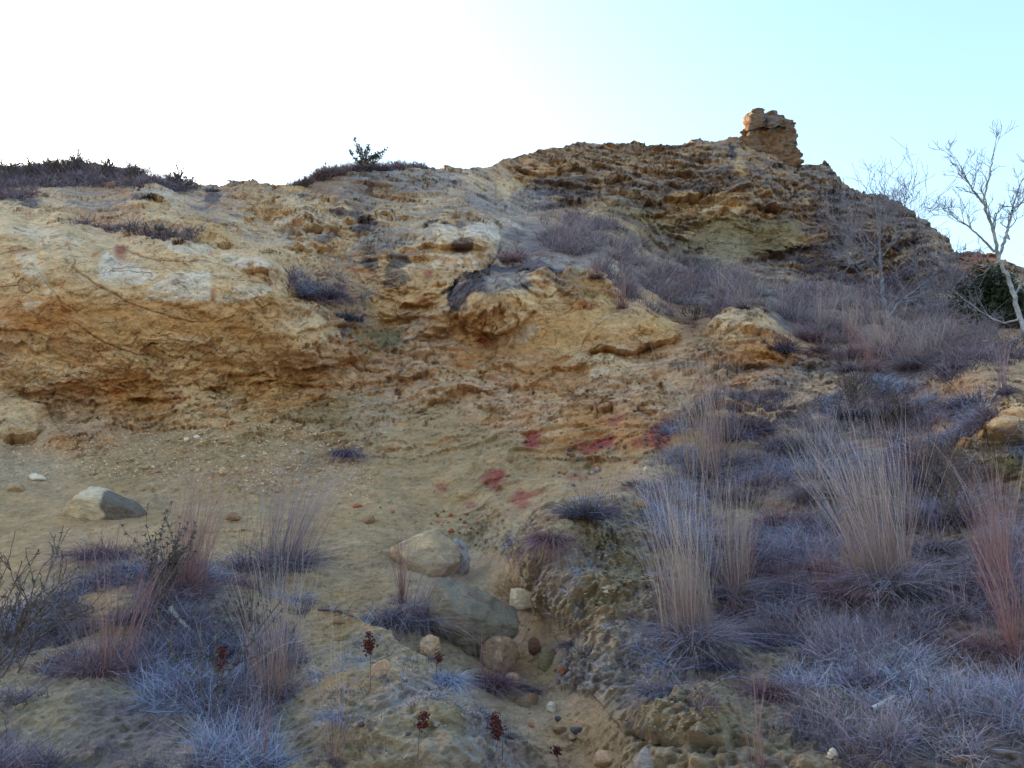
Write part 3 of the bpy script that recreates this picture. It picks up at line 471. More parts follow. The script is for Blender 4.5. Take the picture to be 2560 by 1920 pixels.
# bleached and stained panels of the left cliff
poly('ora', [(-60,672),(90,672),(105,655),(300,655),(450,660),(560,645),(615,652),(640,680),(620,705),(420,712),(300,700),(180,715),(60,690)], .35, 8)
poly('pale', [(222,555),(346,602),(296,626),(215,612),(212,580)], .95); poly('pale', [(302,645),(330,625),(370,599),(453,594),(455,653),(380,655),(319,652)], .95)
poly('pale', [(514,622),(585,624),(560,640),(524,649),(463,653)], .95); poly('pale', [(40,542),(77,549),(92,590),(118,640),(96,638),(60,600),(42,575)], .6); poly('pale', [(50,653),(100,656),(78,670),(58,672)], .7)
poly('pale', [(0,500),(60,492),(130,505),(190,530),(150,545),(60,520)], .35, 6); poly('pale', [(470,560),(560,568),(590,590),(520,588)], .5, 4); poly('pale', [(345,525),(430,533),(470,548),(440,560),(380,560)], .65, 5); poly('brown', [(500,582),(571,594),(600,588),(596,602),(560,602)], .35)
poly('ora', [(100,660),(140,665),(165,700),(120,695),(85,680)], .45, 6); poly('ora', [(-20,702),(60,716),(130,735),(80,745),(0,735)], .5, 8)
for x, y, rx, ry, s in [(262,550,16,14,.75),(270,570,20,16,.35),(60,478,18,16,.4),(45,545,22,14,.45),(455,556,10,8,.6),(384,573,8,6,.8),(422,573,8,6,.7),(460,638,10,10,.7),(208,622,14,6,.6),(145,532,9,6,.6),(200,528,9,6,.5),(41,652,9,9,.6),
        (285,513,26,8,.6),(250,505,26,7,.5),(352,785,12,5,.8),(190,718,8,7,.8),(292,660,6,6,.7),(320,669,5,4,.7),(600,694,8,16,.4),(925,590,10,11,.65),(1042,735,18,22,.7),(1000,692,12,14,.5),(1040,690,20,16,.35),(1160,617,16,12,.35),(1263,662,16,9,.85),(1345,690,5,12,.4),(460,790,8,4,.6),
        (1045,745,10,12,.5),(478,607,7,5,.6),(205,560,16,20,.25)]:
    blob('red' if s > .5 and (x, y) in ((262,550),(460,638),(925,590),(1042,735)) else 'rust', x, y, rx, ry, 0, s, .8)
for x, y, rx, ry, s in [(1150,958,24,22,.95),(1066,1038,26,20,.95),(952,1055,16,14,.6),(1125,1078,22,18,.8),(1018,1096,12,9,.8),(1310,962,32,14,.85),(1280,975,26,10,.8),(1335,915,24,14,.6),(1425,950,30,26,.85),(1390,965,22,12,.6),(1240,1030,18,12,.4),(1150,1065,30,8,.5),
                        (1440,930,20,18,.7),(808,1076,10,6,.4),(1250,970,18,7,.5)]:
    blob('red', x, y, rx, ry, -20, s, .5, .4); blob('rust', x+4, y+3, rx*1.4, ry*1.3, -20, .15, .9, .6)
# lichen on the block in the middle and elsewhere
for x, y, rx, ry, rot, s in [(1100,594,88,22,-8,1),(1050,618,52,34,-25,1),(1005,640,42,28,-20,1),(985,655,22,20,0,1),(1125,612,30,30,0,.9),(1155,578,30,10,10,.8),(1200,590,20,8,10,.8),(460,430,22,20,-30,.85),(800,575,22,12,0,.75),(865,565,26,18,0,.85),(850,600,30,20,10,.7),(760,470,40,10,5,.8),
        (790,500,26,18,5,.9),(775,455,30,10,5,.7),(670,430,34,9,8,.85),(310,430,24,10,4,.8),(65,440,22,10,0,.8),(930,505,16,22,20,.9),(1000,535,20,12,0,.8),(985,487,30,8,4,.7),(1110,510,26,16,0,.5),(1240,630,44,26,20,.35),(700,520,26,16,-20,.7),(620,500,20,8,0,.6),(740,720,16,22,0,.6),
        (1700,545,40,18,-10,.6),(1480,560,40,12,0,.4),(1600,375,60,14,0,.5),(1580,330,8,24,0,.9),(1480,410,70,10,-4,.6),(1210,410,60,26,-8,.6),(1200,445,60,9,-8,.7),(1740,640,40,12,0,.6),(2100,590,26,10,0,.4),(1620,800,60,8,0,.6),(1500,790,50,9,-4,.5),(1180,610,14,10,0,.3),(1610,690,30,6,0,.5),(1770,795,40,6,0,.5)]:
    blob('lich', x, y, rx, ry, rot, s, .25, .6)
poly('pale', [(1072,735),(1100,722),(1160,696),(1170,712),(1130,745),(1078,740)], .85); poly('pale', [(1290,790),(1330,772),(1325,800),(1285,822),(1268,812)], .7); poly('olive', [(1215,590),(1262,590),(1300,620),(1305,640),(1275,655),(1240,622),(1218,612)], .4)
poly('pale', [(1045,600),(1130,590),(1160,605),(1110,640),(1060,648)], .35, 6); poly('yelp', [(1460,440),(1560,425),(1640,440),(1560,470),(1480,470)], .6, 8); poly('yelp', [(1210,455),(1260,450),(1330,475),(1400,505),(1300,490)], .6, 8); poly('yelp', [(1585,370),(1592,335),(1606,352),(1615,378),(1600,385)], .8, 4)
poly('olive', [(1480,480),(1600,470),(1720,480),(1740,520),(1640,560),(1540,560)], .7, 10); poly('yelp', [(1070,400),(1180,365),(1150,400),(1090,430)], .6, 6); poly('rust', [(2060,552),(2160,556),(2150,600),(2080,590)], .5, 6); poly('grn', [(2150,1010),(2212,990),(2212,1060),(2160,1050)], .3, 8)
poly('pale', [(905,500),(950,490),(995,500),(990,528),(930,532)], .55, 3); poly('pale', [(1005,495),(1060,488),(1085,510),(1070,530),(1010,530)], .55, 3); poly('pale', [(920,552),(1060,550),(1050,580),(930,580)], .4, 4); poly('pale', [(590,480),(700,470),(740,500),(660,530),(590,520)], .35, 5); poly('pale', [(280,420),(370,412),(395,440),(350,440)], .4, 4)
# dark iron nodules stuck in the face
for x, y, r in [(903,795,5),(912,802,4),(868,790,4),(1045,752,6),(1105,751,6),(1087,783,4),(1066,790,4),(1024,800,5),(948,805,5),(860,848,7),(838,822,8),(885,745,7),(855,764,9),(810,787,10),(785,900,6),(1082,670,5),(1150,672,5),(620,870,5),(632,864,4),(605,877,4),(165,868,6),(95,872,6),(240,895,6),(1152,888,6),(1262,865,5),(540,938,5),
                (395,772,4),(414,770,4),(478,782,5),(488,840,4),(560,705,5),(1180,860,5),(520,756,5),(450,960,3),(990,965,4),(1090,955,3),(700,940,6)]:
    blob('brown', x, y, r, r*.8, 0, .85, .3, .3)
paint('mud', .35*(1-rk)*sstep(.0, .5, n_b)); paint('sandp', .4*(1-rk)*sstep(.1, .6, -n_b)*sstep(1700, 1000, X))
paint('litter', .4*sstep(1350, 1600, X)*sstep(900, 1000, Y)*sstep(-.2, .4, n_a))
CLR *= (1+.15*n_a+.10*n_c)[..., None]*(1+.08*far)[..., None]
CLR = np.clip(CLR, .02, .8)

# ------------------------------------------------------------------ back of the hill, skirts
back = []
Ptop = P[-1]; dirh = Ptop[:, :2]/np.linalg.norm(Ptop[:, :2], axis=1, keepdims=True)
for dist, drop in ((.25, .03), (.6, .12), (1.2, .4), (2.5, 1.3), (5, 3.6), (9, 7.), (15, 12.), (24, 22.), (40, 40.)):
    q = Ptop.copy(); q[:, :2] += dirh*dist; q[:, 2] = np.maximum(q[:, 2]-drop+.15*fbm(q*1.2, 3), -2.6); back.append(q)
front = P[0].copy(); f1 = front.copy(); f1[:, 1] = front[:, 1]*.45; f1[:, 2] = -1.66; f2 = front.copy(); f2[:, 1] = -1.5; f2[:, 2] = -1.9
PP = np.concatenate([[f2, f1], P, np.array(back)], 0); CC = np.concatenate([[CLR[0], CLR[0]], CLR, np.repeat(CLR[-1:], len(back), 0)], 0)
for side, s in ((0, -1), (-1, 1)):
    PP[:, side, 0] += s*8; PP[:, side, 2] = -2.6
NRr, NCc = PP.shape[:2]
NV = normals(PP)
idx = np.arange(NRr*NCc).reshape(NRr, NCc)
quads = np.stack([idx[:-1, :-1], idx[:-1, 1:], idx[1:, 1:], idx[1:, :-1]], -1)
# split into ground (soil slopes), cliff and ridge
Xc = np.broadcast_to(xs, (NRr, NCc))[:-1, :-1]; yf = np.concatenate([[Y[0]+900, Y[0]+400], Y, np.repeat(Y[-1:], len(back), 0)], 0)[:-1, :-1]
cliff_base = np.interp(Xc, [-1150,0,100,300,600,720,860,1000,1150,1300,1440,1500,1660,1850,2000,2212,3400],[955,955,925,915,930,890,900,905,905,915,915,905,900,905,850,840,850])
ridge_base = np.interp(Xc, [-1150,1060,1100,1150,1250,1350,1450,1550,1700,1850,2000,2212,3400],[-999,-999,470,465,480,520,560,590,640,670,690,740,760])
cls = np.where(yf > cliff_base, 0, np.where(yf < ridge_base, 2, 1))
flatP = PP.reshape(-1, 3); flatC = CC.reshape(-1, 3); flatN = NV.reshape(-1, 3)
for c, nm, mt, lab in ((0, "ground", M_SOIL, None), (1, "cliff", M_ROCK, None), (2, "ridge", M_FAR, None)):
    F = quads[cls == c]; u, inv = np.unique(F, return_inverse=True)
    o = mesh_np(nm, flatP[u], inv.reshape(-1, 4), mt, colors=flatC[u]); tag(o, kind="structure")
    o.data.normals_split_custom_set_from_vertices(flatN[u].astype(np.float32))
M_PLAIN = ground_material("plain_soil", .6, 1.0, (.35, .28, .17))
far_ground = mesh_np("plain", [(-3000,-3000,-2.),(3000,-3000,-2.),(3000,3000,-2.),(-3000,3000,-2.)], [(0,1,2,3)], M_PLAIN); tag(far_ground, kind="structure")

_cp, _sp = math.cos(PITCH), math.sin(PITCH)
_f = P[..., 1]*_cp+P[..., 2]*_sp; QX = CX+FPX*P[..., 0]/_f; QY = CY-FPX*(P[..., 2]*_cp-P[..., 1]*_sp)/_f
def at(x, y):
    """surface point, normal and metres per survey unit at a survey position"""
    c = int(np.clip(np.searchsorted(xs, x), 1, NC-2)); r = int(np.argmin(np.abs(Y[:, c]-y)))
    r0, r1, c0, c1 = max(r-34, 0), min(r+35, NR), max(c-26, 0), min(c+27, NC)
    d = np.hypot(QX[r0:r1, c0:c1]-x, QY[r0:r1, c0:c1]-y); k = np.where(d < max(2.6, d.min()+.3), P[r0:r1, c0:c1, 1], 1e9)
    a, b = np.unravel_index(int(np.argmin(k)), k.shape); a += r0; b += c0
    return P[a, b].copy(), NN[a, b].copy(), float(P[a, b, 1]/FPX)

# ================================================================== vegetation and stones
def tri_to(o): return o
class MB:
    def __init__(s): s.V = []; s.F = []; s.C = []; s.n = 0
    def add(s, V, F, C=None):
        V = np.asarray(V, float); s.V.append(V); s.F.append(np.asarray(F)+s.n); s.n += len(V)
        s.C.append(np.broadcast_to(np.asarray(C if C is not None else (.2, .2, .2), float), (len(V), 3)))
    def build(s, name, mat, parent=None, smooth=True):
        if not s.V: return None
        return mesh_np(name, np.concatenate(s.V), np.concatenate(s.F), mat, parent, np.concatenate(s.C), smooth)

def unit(v): return v/(np.linalg.norm(v, axis=-1, keepdims=True)+1e-9)
def blades(root, d0, L, bend, width, cb, ct, seg=4):
    """curved tapering ribbons; bend = (n,3) offset reached at the tip in units of length"""
    n = len(root); t = np.linspace(0, 1, seg+1)[None, :, None]
    p = root[:, None]+d0[:, None]*L[:, None, None]*t+bend[:, None]*L[:, None, None]*t**2.2
    side = unit(np.cross(d0, unit(rng.normal(size=(n, 3)))))
    wd = width[:, None, None]*(1-.85*t**1.5)*.5
    a = p-side[:, None]*wd; b = p+side[:, None]*wd
    V = np.stack([a, b], 2).reshape(-1, 3)
    base = (np.arange(n)*(seg+1)*2)[:, None]+np.arange(seg)[None]*2
    F = np.stack([base, base+1, base+3, base+2], -1).reshape(-1, 4)
    C = cb[:, None]*(1-t)+ct[:, None]*t
    C = np.repeat(C, 2, axis=1).reshape(-1, 3)
    return V, F, C
TYPES = dict(  # stem base, stem tip, leaf base, leaf tip
 straw=((.22,.115,.085),(.44,.37,.34),(.12,.09,.095),(.28,.23,.235)),
 pale=((.22,.125,.095),(.50,.44,.42),(.14,.11,.115),(.32,.28,.30)),
 purple=((.15,.095,.105),(.38,.31,.34),(.10,.078,.088),(.25,.205,.22)),
 red=((.19,.085,.075),(.36,.22,.21),(.13,.07,.07),(.26,.155,.16)),
 dark=((.085,.06,.07),(.20,.155,.175),(.07,.055,.07),(.165,.135,.165)),
 grey=((.20,.18,.20),(.44,.41,.45),(.135,.15,.19),(.38,.395,.455)))
TYPES = {k: tuple(tuple(a*b for a, b in zip(c, m)) for c, m in zip(v, ((.95, .90, .90), (1.06, 1.01, 1.04), (.76, .76, .88), (1., .99, 1.16)))) for k, v in TYPES.items()}
def tuft(x, y, h, w, kind, lean=(0, 0), nstem=150, nleaf=220, leafh=.38, droop=.55, name="grass_tussock", label="", cat="grass tussock", group=None, seed=0, spread=1., thick=1.):
    global rng
    rng = np.random.default_rng(1000+int(x)*7+int(y)+seed)
    p, nn, m = at(x, y); H = h*m; R = w*m*.5; k = TYPES[kind]; nstem = int(nstem*.72) if nstem > 60 else nstem
    e = empty(name, tuple(p), label=label, cat=cat, group=group)
    ln = np.array([lean[0], lean[1], 0.])
    if nstem:
        a = rng.uniform(0, 2*np.pi, nstem); rr = np.sqrt(rng.uniform(0, 1, nstem))
        ns = 9; sc_ = rng.normal(0, .5, (ns, 2)); sl = rng.normal(0, .11, (ns, 3)); si = rng.integers(0, ns, nstem)
        root = p+np.stack([(np.cos(a)*rr*.45+sc_[si, 0])*R*.5, (np.sin(a)*rr*.45+sc_[si, 1])*R*.5, -.02+0*a], -1)
        root[:, 2] -= (root[:, 1]-p[1])*-.2
        out = np.stack([np.cos(a)*rr, np.sin(a)*rr, 0*a], -1)*(R/H)*.72*spread
        d0 = unit(out*.8+np.array([0, 0, 1.])+rng.normal(0, .07, (nstem, 3))+sl[si]+ln*.35)
        L = H*1.2*np.maximum(rng.uniform(.25, 1.0, nstem), rng.uniform(.2, .92, nstem))
        bend = out*.3+ln*.65+rng.normal(0, .09, (nstem, 3)); bend[:, 2] = -.12*np.abs(bend[:, :2]).sum(1)
        wd = rng.uniform(.0022, .0042, nstem)*thick*max(.8, m*1703/7.)
        j = rng.uniform(.65, 1.3, (nstem, 1))*(1+rng.normal(0, .07, (nstem, 3)))
        V, F, C = blades(root, d0, L, bend, wd, np.array(k[0])*j, np.array(k[1])*j, 5)
        mesh_np("stems", V, F, M_GRASS, e, C)
    if nleaf:
        nleaf = int(nleaf*2.1); a = rng.uniform(0, 2*np.pi, nleaf); rr = np.sqrt(rng.uniform(0, 1, nleaf))
        ns = 12; sc_ = rng.normal(0, .5, (ns, 2)); sl = rng.normal(0, .35, (ns, 3)); si = rng.integers(0, ns, nleaf)
        root = p+np.stack([(np.cos(a)*rr*.5+sc_[si, 0])*R*.6, (np.sin(a)*rr*.5+sc_[si, 1])*R*.6, -.01+0*a], -1)
        out = np.stack([np.cos(a), np.sin(a), 0*a], -1)*rng.uniform(.3, 1.25, (nleaf, 1))
        d0 = unit(out*.7+np.array([0, 0, 1.])+rng.normal(0, .38, (nleaf, 3))+sl[si]*np.array([1, 1, .3]))
        LH = H*leafh*1.25 if nstem else H
        L = np.minimum(LH*rng.uniform(.35, 1.2, nleaf), R*.7+LH*.3)
        bend = out*rng.uniform(.1, .9, (nleaf, 1))+ln*.5+rng.normal(0, .3, (nleaf, 3)); bend[:, 2] = -droop*rng.uniform(.3, 1.5, nleaf)
        wd = rng.uniform(.003, .006, nleaf)*thick*max(.6, m*1703/7.)
        j = rng.uniform(.5, 1.45, (nleaf, 1))*(1+rng.normal(0, .10, (nleaf, 3)))
        V, F, C = blades(root, d0, L, bend, wd, np.array(k[2])*j, np.array(k[3])*j, 5)
        mesh_np("leaves", V, F, M_GRASS, e, C)
    return e

T = [  # x, y, height, width, kind, lean, stems, leaves, leaf height, droop, label
 (592,1232,290,215,'purple',(.24,0),360,560,.34,.55,"feathery purple-grey tussock with stems fanning right, beside the pale boulder hollow"),
 (388,1290,300,150,'red',(.02,0),330,360,.36,.5,"tall red-brown tussock standing just above the bleached stick"),
 (420,1262,300,60,'straw',(.1,0),14,30,.2,.5,"few long straw stems rising highest above the red-brown tussock"),
 (232,1205,105,175,'red',(-.25,0),60,380,.7,.9,"low reddish mat-like tussock sprawling left below the split boulder"),
 (245,1450,250,170,'red',(.03,0),200,380,.4,.7,"dark reddish-purple tussock in the lower left, left of the bleached stick"),
 (300,1345,150,120,'dark',(.05,0),120,260,.5,.6,"dark matted tussock tucked between two red-brown ones at lower left"),
 (592,1505,320,130,'straw',(.0,0),190,330,.35,.6,"upright straw-coloured tussock above the lower left corner, tallest near the bottom edge"),
 (905,1345,150,190,'purple',(.55,-.1),190,760,.75,.75,"windswept purple-grey tussock draped over the flat grey slab"),
 (864,1300,185,30,'red',(-.02,0),80,20,.2,.4,"narrow bunch of upright red stems beside the flat grey slab"),
 (1058,1485,135,110,'red',(.12,-.1),90,380,.8,.8,"rounded reddish tussock hanging over the sandy gully"),
 (962,1472,75,100,'grey',(.05,-.3),0,380,1,1.1,"pale grey drooping tuft on the left lip of the gully"),
 (1268,1120,105,115,'dark',(0,0),60,560,.75,.6,"dark purple tussock crowning the bank right of the gully"),
 (1275,1110,150,70,'straw',(.2,0),14,10,.3,.5,"sparse tall straw stems sprouting from the bank crown"),
 (1182,1168,75,115,'red',(-.35,-.2),20,420,.8,1.2,"reddish-brown tuft hanging down the left shoulder of the bank"),
 (1487,1388,385,180,'pale',(-.1,0),380,620,.36,.6,"large pale straw tussock standing alone at the left edge of the grassy slope"),
 (1572,1292,290,140,'straw',(.06,0),220,420,.42,.6,"straw tussock with red base, directly right behind the large pale one"),
 (1620,1245,150,110,'red',(.02,0),80,360,.6,.6,"low red-brown tussock right of the two straw-coloured ones"),
 (1678,1135,120,85,'red',(.0,0),70,240,.5,.6,"small rusty tussock uphill in the middle of the grassy slope"),
 (1768,1080,200,130,'straw',(-.04,0),100,420,.45,.6,"purple tussock with a few tall pale stems, middle of the slope"),
 (1908,1268,385,190,'pale',(-.17,0),440,480,.36,.6,"biggest tussock, a dense pale plume leaning left on the right slope"),
 (1945,1250,330,90,'straw',(-.05,0),120,160,.3,.6,"straw tussock close behind the big pale plume on its right"),
 (2150,1268,270,150,'red',(-.1,0),320,280,.36,.6,"tall rusty-red tussock near the right edge of the photo"),
 (2170,1200,260,60,'pale',(-.1,0),34,30,.3,.6,"thin pale stems rising behind the rusty-red tussock at the right edge"),
 (2205,1440,300,95,'red',(-.1,0),170,260,.36,.6,"red-brown tussock cut by the right edge of the photo, lowest of the tall ones"),
 (1822,1305,215,140,'red',(.0,0),150,420,.5,.6,"reddish-grey tussock below and left of the big pale plume"),
 (1712,1290,140,150,'dark',(.03,0),60,460,.7,.7,"broad dark tussock in the centre of the grassy slope"),
 (1528,1042,310,170,'straw',(.0,0),210,300,.32,.6,"tall thin straw tussock at the edge of the red-stained slope"),
 (1565,1012,310,120,'straw',(-.08,0),110,240,.3,.6,"hazy purple tussock behind the thin straw one"),
 (1632,935,80,110,'dark',(0,0),30,420,.85,.6,"dark rounded tussock on the rock bench at the top of the slope"),
 (1712,975,105,105,'dark',(0,0),40,420,.8,.6,"dark purple tussock below the pale rock bench"),
 (1790,985,130,90,'purple',(0,0),60,260,.5,.6,"medium purple tussock behind the big pale plume, upslope left"),
 (2030,1050,170,150,'dark',(0,0),120,420,.6,.5,"dark weedy tussock between the big pale plume and the rock outcrop"),
 (2085,1130,130,120,'dark',(0,0),80,360,.6,.5,"dark weedy tussock left of the rusty-red one near the right edge"),
 (1665,1500,95,115,'red',(-.05,-.1),20,420,.9,.7,"spiky reddish rosette of grass above the undercut bank"),
 (1440,1500,95,120,'purple',(-.2,-.3),20,420,.9,1.2,"blue-grey tuft hanging over the lip of the undercut bank"),
 (1365,1440,55,60,'purple',(0,0),20,160,.8,.7,"little purple tuft on the bare bank above the undercut lip"),
 (1238,1392,35,70,'purple',(0,-.1),0,240,.9,.9,"small flat purple tuft on the bank near the cut block"),
 (1345,665,92,30,'red',(0,0),60,40,.25,.4,"slim pinkish bunch of stems on top of the ochre rock"),
 (650,640,95,85,'grey',(.02,0),110,240,.6,.6,"grey tussock growing in the pocket behind the left cliff"),
 (705,650,65,95,'dark',(.1,0),50,300,.8,.6,"dark tussock in the rock pocket, right of the grey one"),
 (1915,768,125,130,'straw',(-.05,0),230,260,.4,.6,"straw tussock at the foot of the small bare tree"),
 (1985,792,110,130,'straw',(0,0),190,260,.5,.6,"straw tussock a little right of the small bare tree"),
 (1850,770,85,90,'red',(0,0),100,220,.5,.6,"reddish tussock a little left of the small bare tree"),
 (1742,735,55,75,'red',(-.1,0),60,260,.7,.6,"red tussock at the right end of the ochre rock outcrop"),
 (1715,880,60,60,'straw',(0,0),26,60,.4,.6,"sparse straw stems on the bench of tan rock"),
 (1860,905,80,140,'dark',(0,0),80,420,.7,.6,"wide dark brown tussock on the terrace above the big plume"),
 (1950,900,70,130,'red',(0,0),60,400,.7,.7,"low rusty tussock on the terrace right of the dark brown one"),
 (2090,880,75,130,'dark',(0,0),80,360,.7,.6,"dark tussock beside the yellow rock outcrop at the right"),
 (2175,850,120,60,'purple',(-.05,0),80,120,.5,.6,"upright purple stems above the yellow rock outcrop"),
 (90,1650,70,190,'purple',(.1,0),40,460,.5,1.1,"sprawling blue-grey tuft in the bottom left corner"),
 (330,1665,80,180,'dark',(-.1,0),40,460,.5,1.1,"sprawling blue-grey tuft right of the corner one at the bottom edge"),
 (420,1500,80,170,'dark',(.1,0),30,420,.9,.8,"dark flattened tuft below the bleached stick"),
 (500,1420,75,140,'dark',(.1,0),30,420,.9,.8,"dark flattened tuft under the dark red seed head at left"),
 (740,1545,60,90,'grey',(0,0),0,180,1,.9,"curled rosette of dead grey leaves on the sandy bank"),
 (1120,960+520,16,46,'dark',(0,0),0,120,1,.6,"tiny dark tuft lying in the gully between stones"),
 (1155,1490,22,40,'dark',(0,0),0,120,1,.6,"tiny dark sprig in the gully just right of its twin"),
 (1365,1050,45,50,'red',(0,0),10,160,.8,.7,"small red-brown tuft on the slope below the red stains"),
 (1010,560+40,34,20,'purple',(0,0),0,40,.5,.6,"tiny tuft growing from the cliff left of the lichen-topped block"),
 (750,690,62,55,'dark',(.1,-.2),20,220,1,.9,"small dark bush clinging to the ledge under the dead root"),
 (745,985,50,90,'dark',(.3,-.2),30,260,.9,.9,"dark weeds trailing down the slope beneath the cliff"),
 (460,412,18,40,'dark',(0,0),0,60,.8,.6,"small tuft on the skyline left of the pale knob"),
 (505,392,14,30,'dark',(0,0),0,60,.8,.6,"tiny tuft against the sky on the pale knob"),
]
for (x, y, h, w_, k, ln, ns, nl, lh, dr, lab) in T:
    tuft(x, y, h, w_, k, ln, ns, nl, lh, dr, label=lab, group="dry grass tussocks on the hillside")

r0 = np.random.default_rng(5)
for i, (x, y, h, w_, k, lab) in enumerate([(1200,505,60,50,'pale',"pale tussock at the upper left tip of the grass band"),(1265,520,75,60,'purple',"purple tussock near the upper end of the grass band"),(1330,560,60,60,'straw',"straw tussock against the olive ridge wall, upper half of the band"),
    (1410,600,70,60,'straw',"straw tussock midway down the grass band"),(1480,630,60,60,'red',"reddish tussock midway down the grass band"),(1560,640,75,60,'straw',"straw tussock just left of the second yucca"),(1600,665,60,60,'purple',"purple tussock below the first yucca"),
    (1700,680,85,60,'purple',"purple tussock behind the right end of the ochre outcrop"),(1780,710,90,70,'straw',"straw tussock above the reddish one left of the small bare tree"),(1840,735,120,80,'straw',"tall straw tussock left of the small bare tree's trunk"),(1880,800,90,80,'red',"low red tussock under the small bare tree"),
    (2040,745,80,70,'purple',"purple tussock right of the small bare tree"),(1290,600,50,40,'red',"small reddish tussock above the slim pinkish bunch"),(1110,565,38,60,'red',"reddish tuft on the ledge behind the lichen-topped block")]):
    tuft(x, y, h, w_, k, (0, 0), 110, 120, .4, .6, label=lab, group="dry grass tussocks on the hillside", seed=3)
for i, (x, y, h, w_, lab) in enumerate([(725,1650,330,60,"sparse tall culms standing at the bottom edge, left of centre"),(560,1655,260,90,"thin reddish culms at the bottom edge below the upright straw tussock"),(150,1330,180,80,"thin culms left of the lower left tussocks"),(1640,1655,200,80,"sparse orange culms at the bottom edge right of the undercut bank"),(1330,1100,150,90,"faint pale culms behind the dark tussock on the bank crown")]):
    tuft(x, y, h, w_, ['straw', 'red', 'purple', 'red', 'straw'][i], (.03, 0), 22, 30, .2, .5, label=lab, group="dry grass tussocks on the hillside", seed=5)
AUTO = [(1690,760),(1830,800),(1770,760),(2060,800),(1620,1010),(1590,950),(1780,930),(2000,1000),(1450,1180),(1540,1130),(1600,1080),(1655,1050),(1730,1130),(1800,1160),(1860,1100),(1960,1130),(2010,1190),(1600,1330),(1660,1390),(1760,1400),(1960,1380),(2060,1330),(2120,1400),(1870,1480),(2060,1500),(1470,1110),(1580,1190),(1780,1230),(1990,1290),(1840,1400),(1750,1560),(1920,1600),(2160,1560),(1560,1440),(1900,1050),(1980,980),(1680,1210),(2100,1290)]
for i, (x, y) in enumerate(AUTO):
    k = ['dark','purple','red','dark','purple'][i % 5]; hh = float(r0.uniform(65, 130))*(.8 if y < 1150 else 1)
    tuft(x, y, hh, hh*r0.uniform(.9, 1.3), k, (float(r0.uniform(-.15, .1)), 0), int(r0.integers(20, 70)), 260, .62, .7, label="knee-high brown-purple tussock in the crowd between the named tall ones on the right slope", group="crowded small tussocks on the right slope")
# --- ground cover: matted litter and small grass, too many to count
def in_poly(x, y, pts):
    ins = np.zeros(np.shape(x), bool); j = len(pts)-1
    for i in range(len(pts)):
        xi, yi = pts[i]; xj, yj = pts[j]
        ins ^= ((yi > y) != (yj > y)) & (x < (xj-xi)*(y-yi)/(yj-yi+1e-9)+xi); j = i
    return ins
def cover(name, label, cat, polys, nclump, per, hr, kinds, flat=.0, wd=(.003, .006), clumpr=.05, seed=1, thr=-.1, nsc=.9, curl=0.):
    """clumps of blades scattered by surface area inside site polygons"""
    global rng
    rng = np.random.default_rng(seed); mb = MB()
    area = np.linalg.norm(np.cross(np.diff(P, axis=0)[:, :-1], np.diff(P, axis=1)[:-1]), axis=-1)
    inn = np.zeros(area.shape, bool)
    for q in polys: inn |= in_poly(X[:-1, :-1], Y[:-1, :-1], q)
    nz = fbm(P[:-1, :-1]*nsc, 3, off=seed*17.)
    wgt = area*inn*sstep(thr, thr+.35, nz)
    # favour what is near in proportion to how large it shows
    cdf = np.cumsum((wgt/(DEP[:-1, :-1]**.8)).ravel()); cdf /= cdf[-1]
    i = np.searchsorted(cdf, rng.uniform(0, 1, nclump)); r, c = np.unravel_index(i, area.shape)
    pc = P[r, c]; nrm = NN[r, c]; dep = DEP[r, c]; pk = pc
    pc = np.repeat(pc, per, 0); dep = np.repeat(dep, per); nrm = np.repeat(nrm, per, 0); n = len(pc)
    nk = fbm(pk*np.array([1.6, 1.6, 1.6]), 3, off=seed*5.)+rng.normal(0, .14, nclump); kid = np.repeat(np.clip(((nk+.5)*len(kinds)).astype(int), 0, len(kinds)-1), per); K = np.array([TYPES[k] for k in kinds])[kid]
    a = rng.uniform(0, 2*np.pi, n); rr = rng.uniform(0, 1, n)*clumpr*np.clip(dep/6, .7, 2.5)
    off = np.stack([np.cos(a)*rr, np.sin(a)*rr, 0*a], -1); off -= nrm*(off*nrm).sum(-1, keepdims=True)
    root = pc+off-.005*nrm
    a = rng.uniform(0, 2*np.pi, n); out = np.stack([np.cos(a), np.sin(a), 0*a], -1)*rng.uniform(.1, 1.2, (n, 1))
    up = np.array([0, 0, 1.])*(1-flat)+nrm*.25
    out -= nrm*(out*nrm).sum(-1, keepdims=True)*flat
    d0 = unit(out+up); Hc = np.repeat(rng.uniform(hr[0], hr[1], nclump), per)
    L = Hc*rng.uniform(.5, 1.2, n); bend = out*.4+rng.normal(0, .38, (n, 3)); bend[:, 2] -= .4*(1-flat*.8); bend = bend*(1+curl*.8)
    wdt = rng.uniform(*wd, n)*np.clip(dep/6.5, .6, 4)
    j = rng.uniform(.55, 1.4, (n, 1))*(1+rng.normal(0, .08, (n, 3)))
    V, F, C = blades(root, d0, L, bend, wdt, K[:, 2]*j, K[:, 3]*j if flat > .3 else (K[:, 3]*.5+K[:, 1]*.5)*j, 3)
    return tag(mesh_np(name, V, F, M_GRASS, None, C), label, cat, kind="stuff")
G_R = [(1380,1060),(1440,930),(1500,900),(1620,920),(1700,900),(1800,870),(1850,820),(2000,850),(2120,890),(2260,990),(2260,1700),(1560,1700),(1500,1530),(1380,1420),(1470,1300),(1420,1180)]
G_L = [(-40,1330),(150,1300),(330,1230),(560,1240),(680,1290),(620,1400),(700,1540),(760,1700),(-40,1700)]
G_M = [(1130,480),(1220,470),(1330,490),(1420,530),(1540,580),(1660,620),(1800,640),(1900,670),(2060,690),(2130,720),(2120,770),(2020,800),(1900,815),(1800,780),(1740,745),(1700,700),(1620,660),(1500,690),(1420,680),(1340,640),(1260,580),(1180,530)]
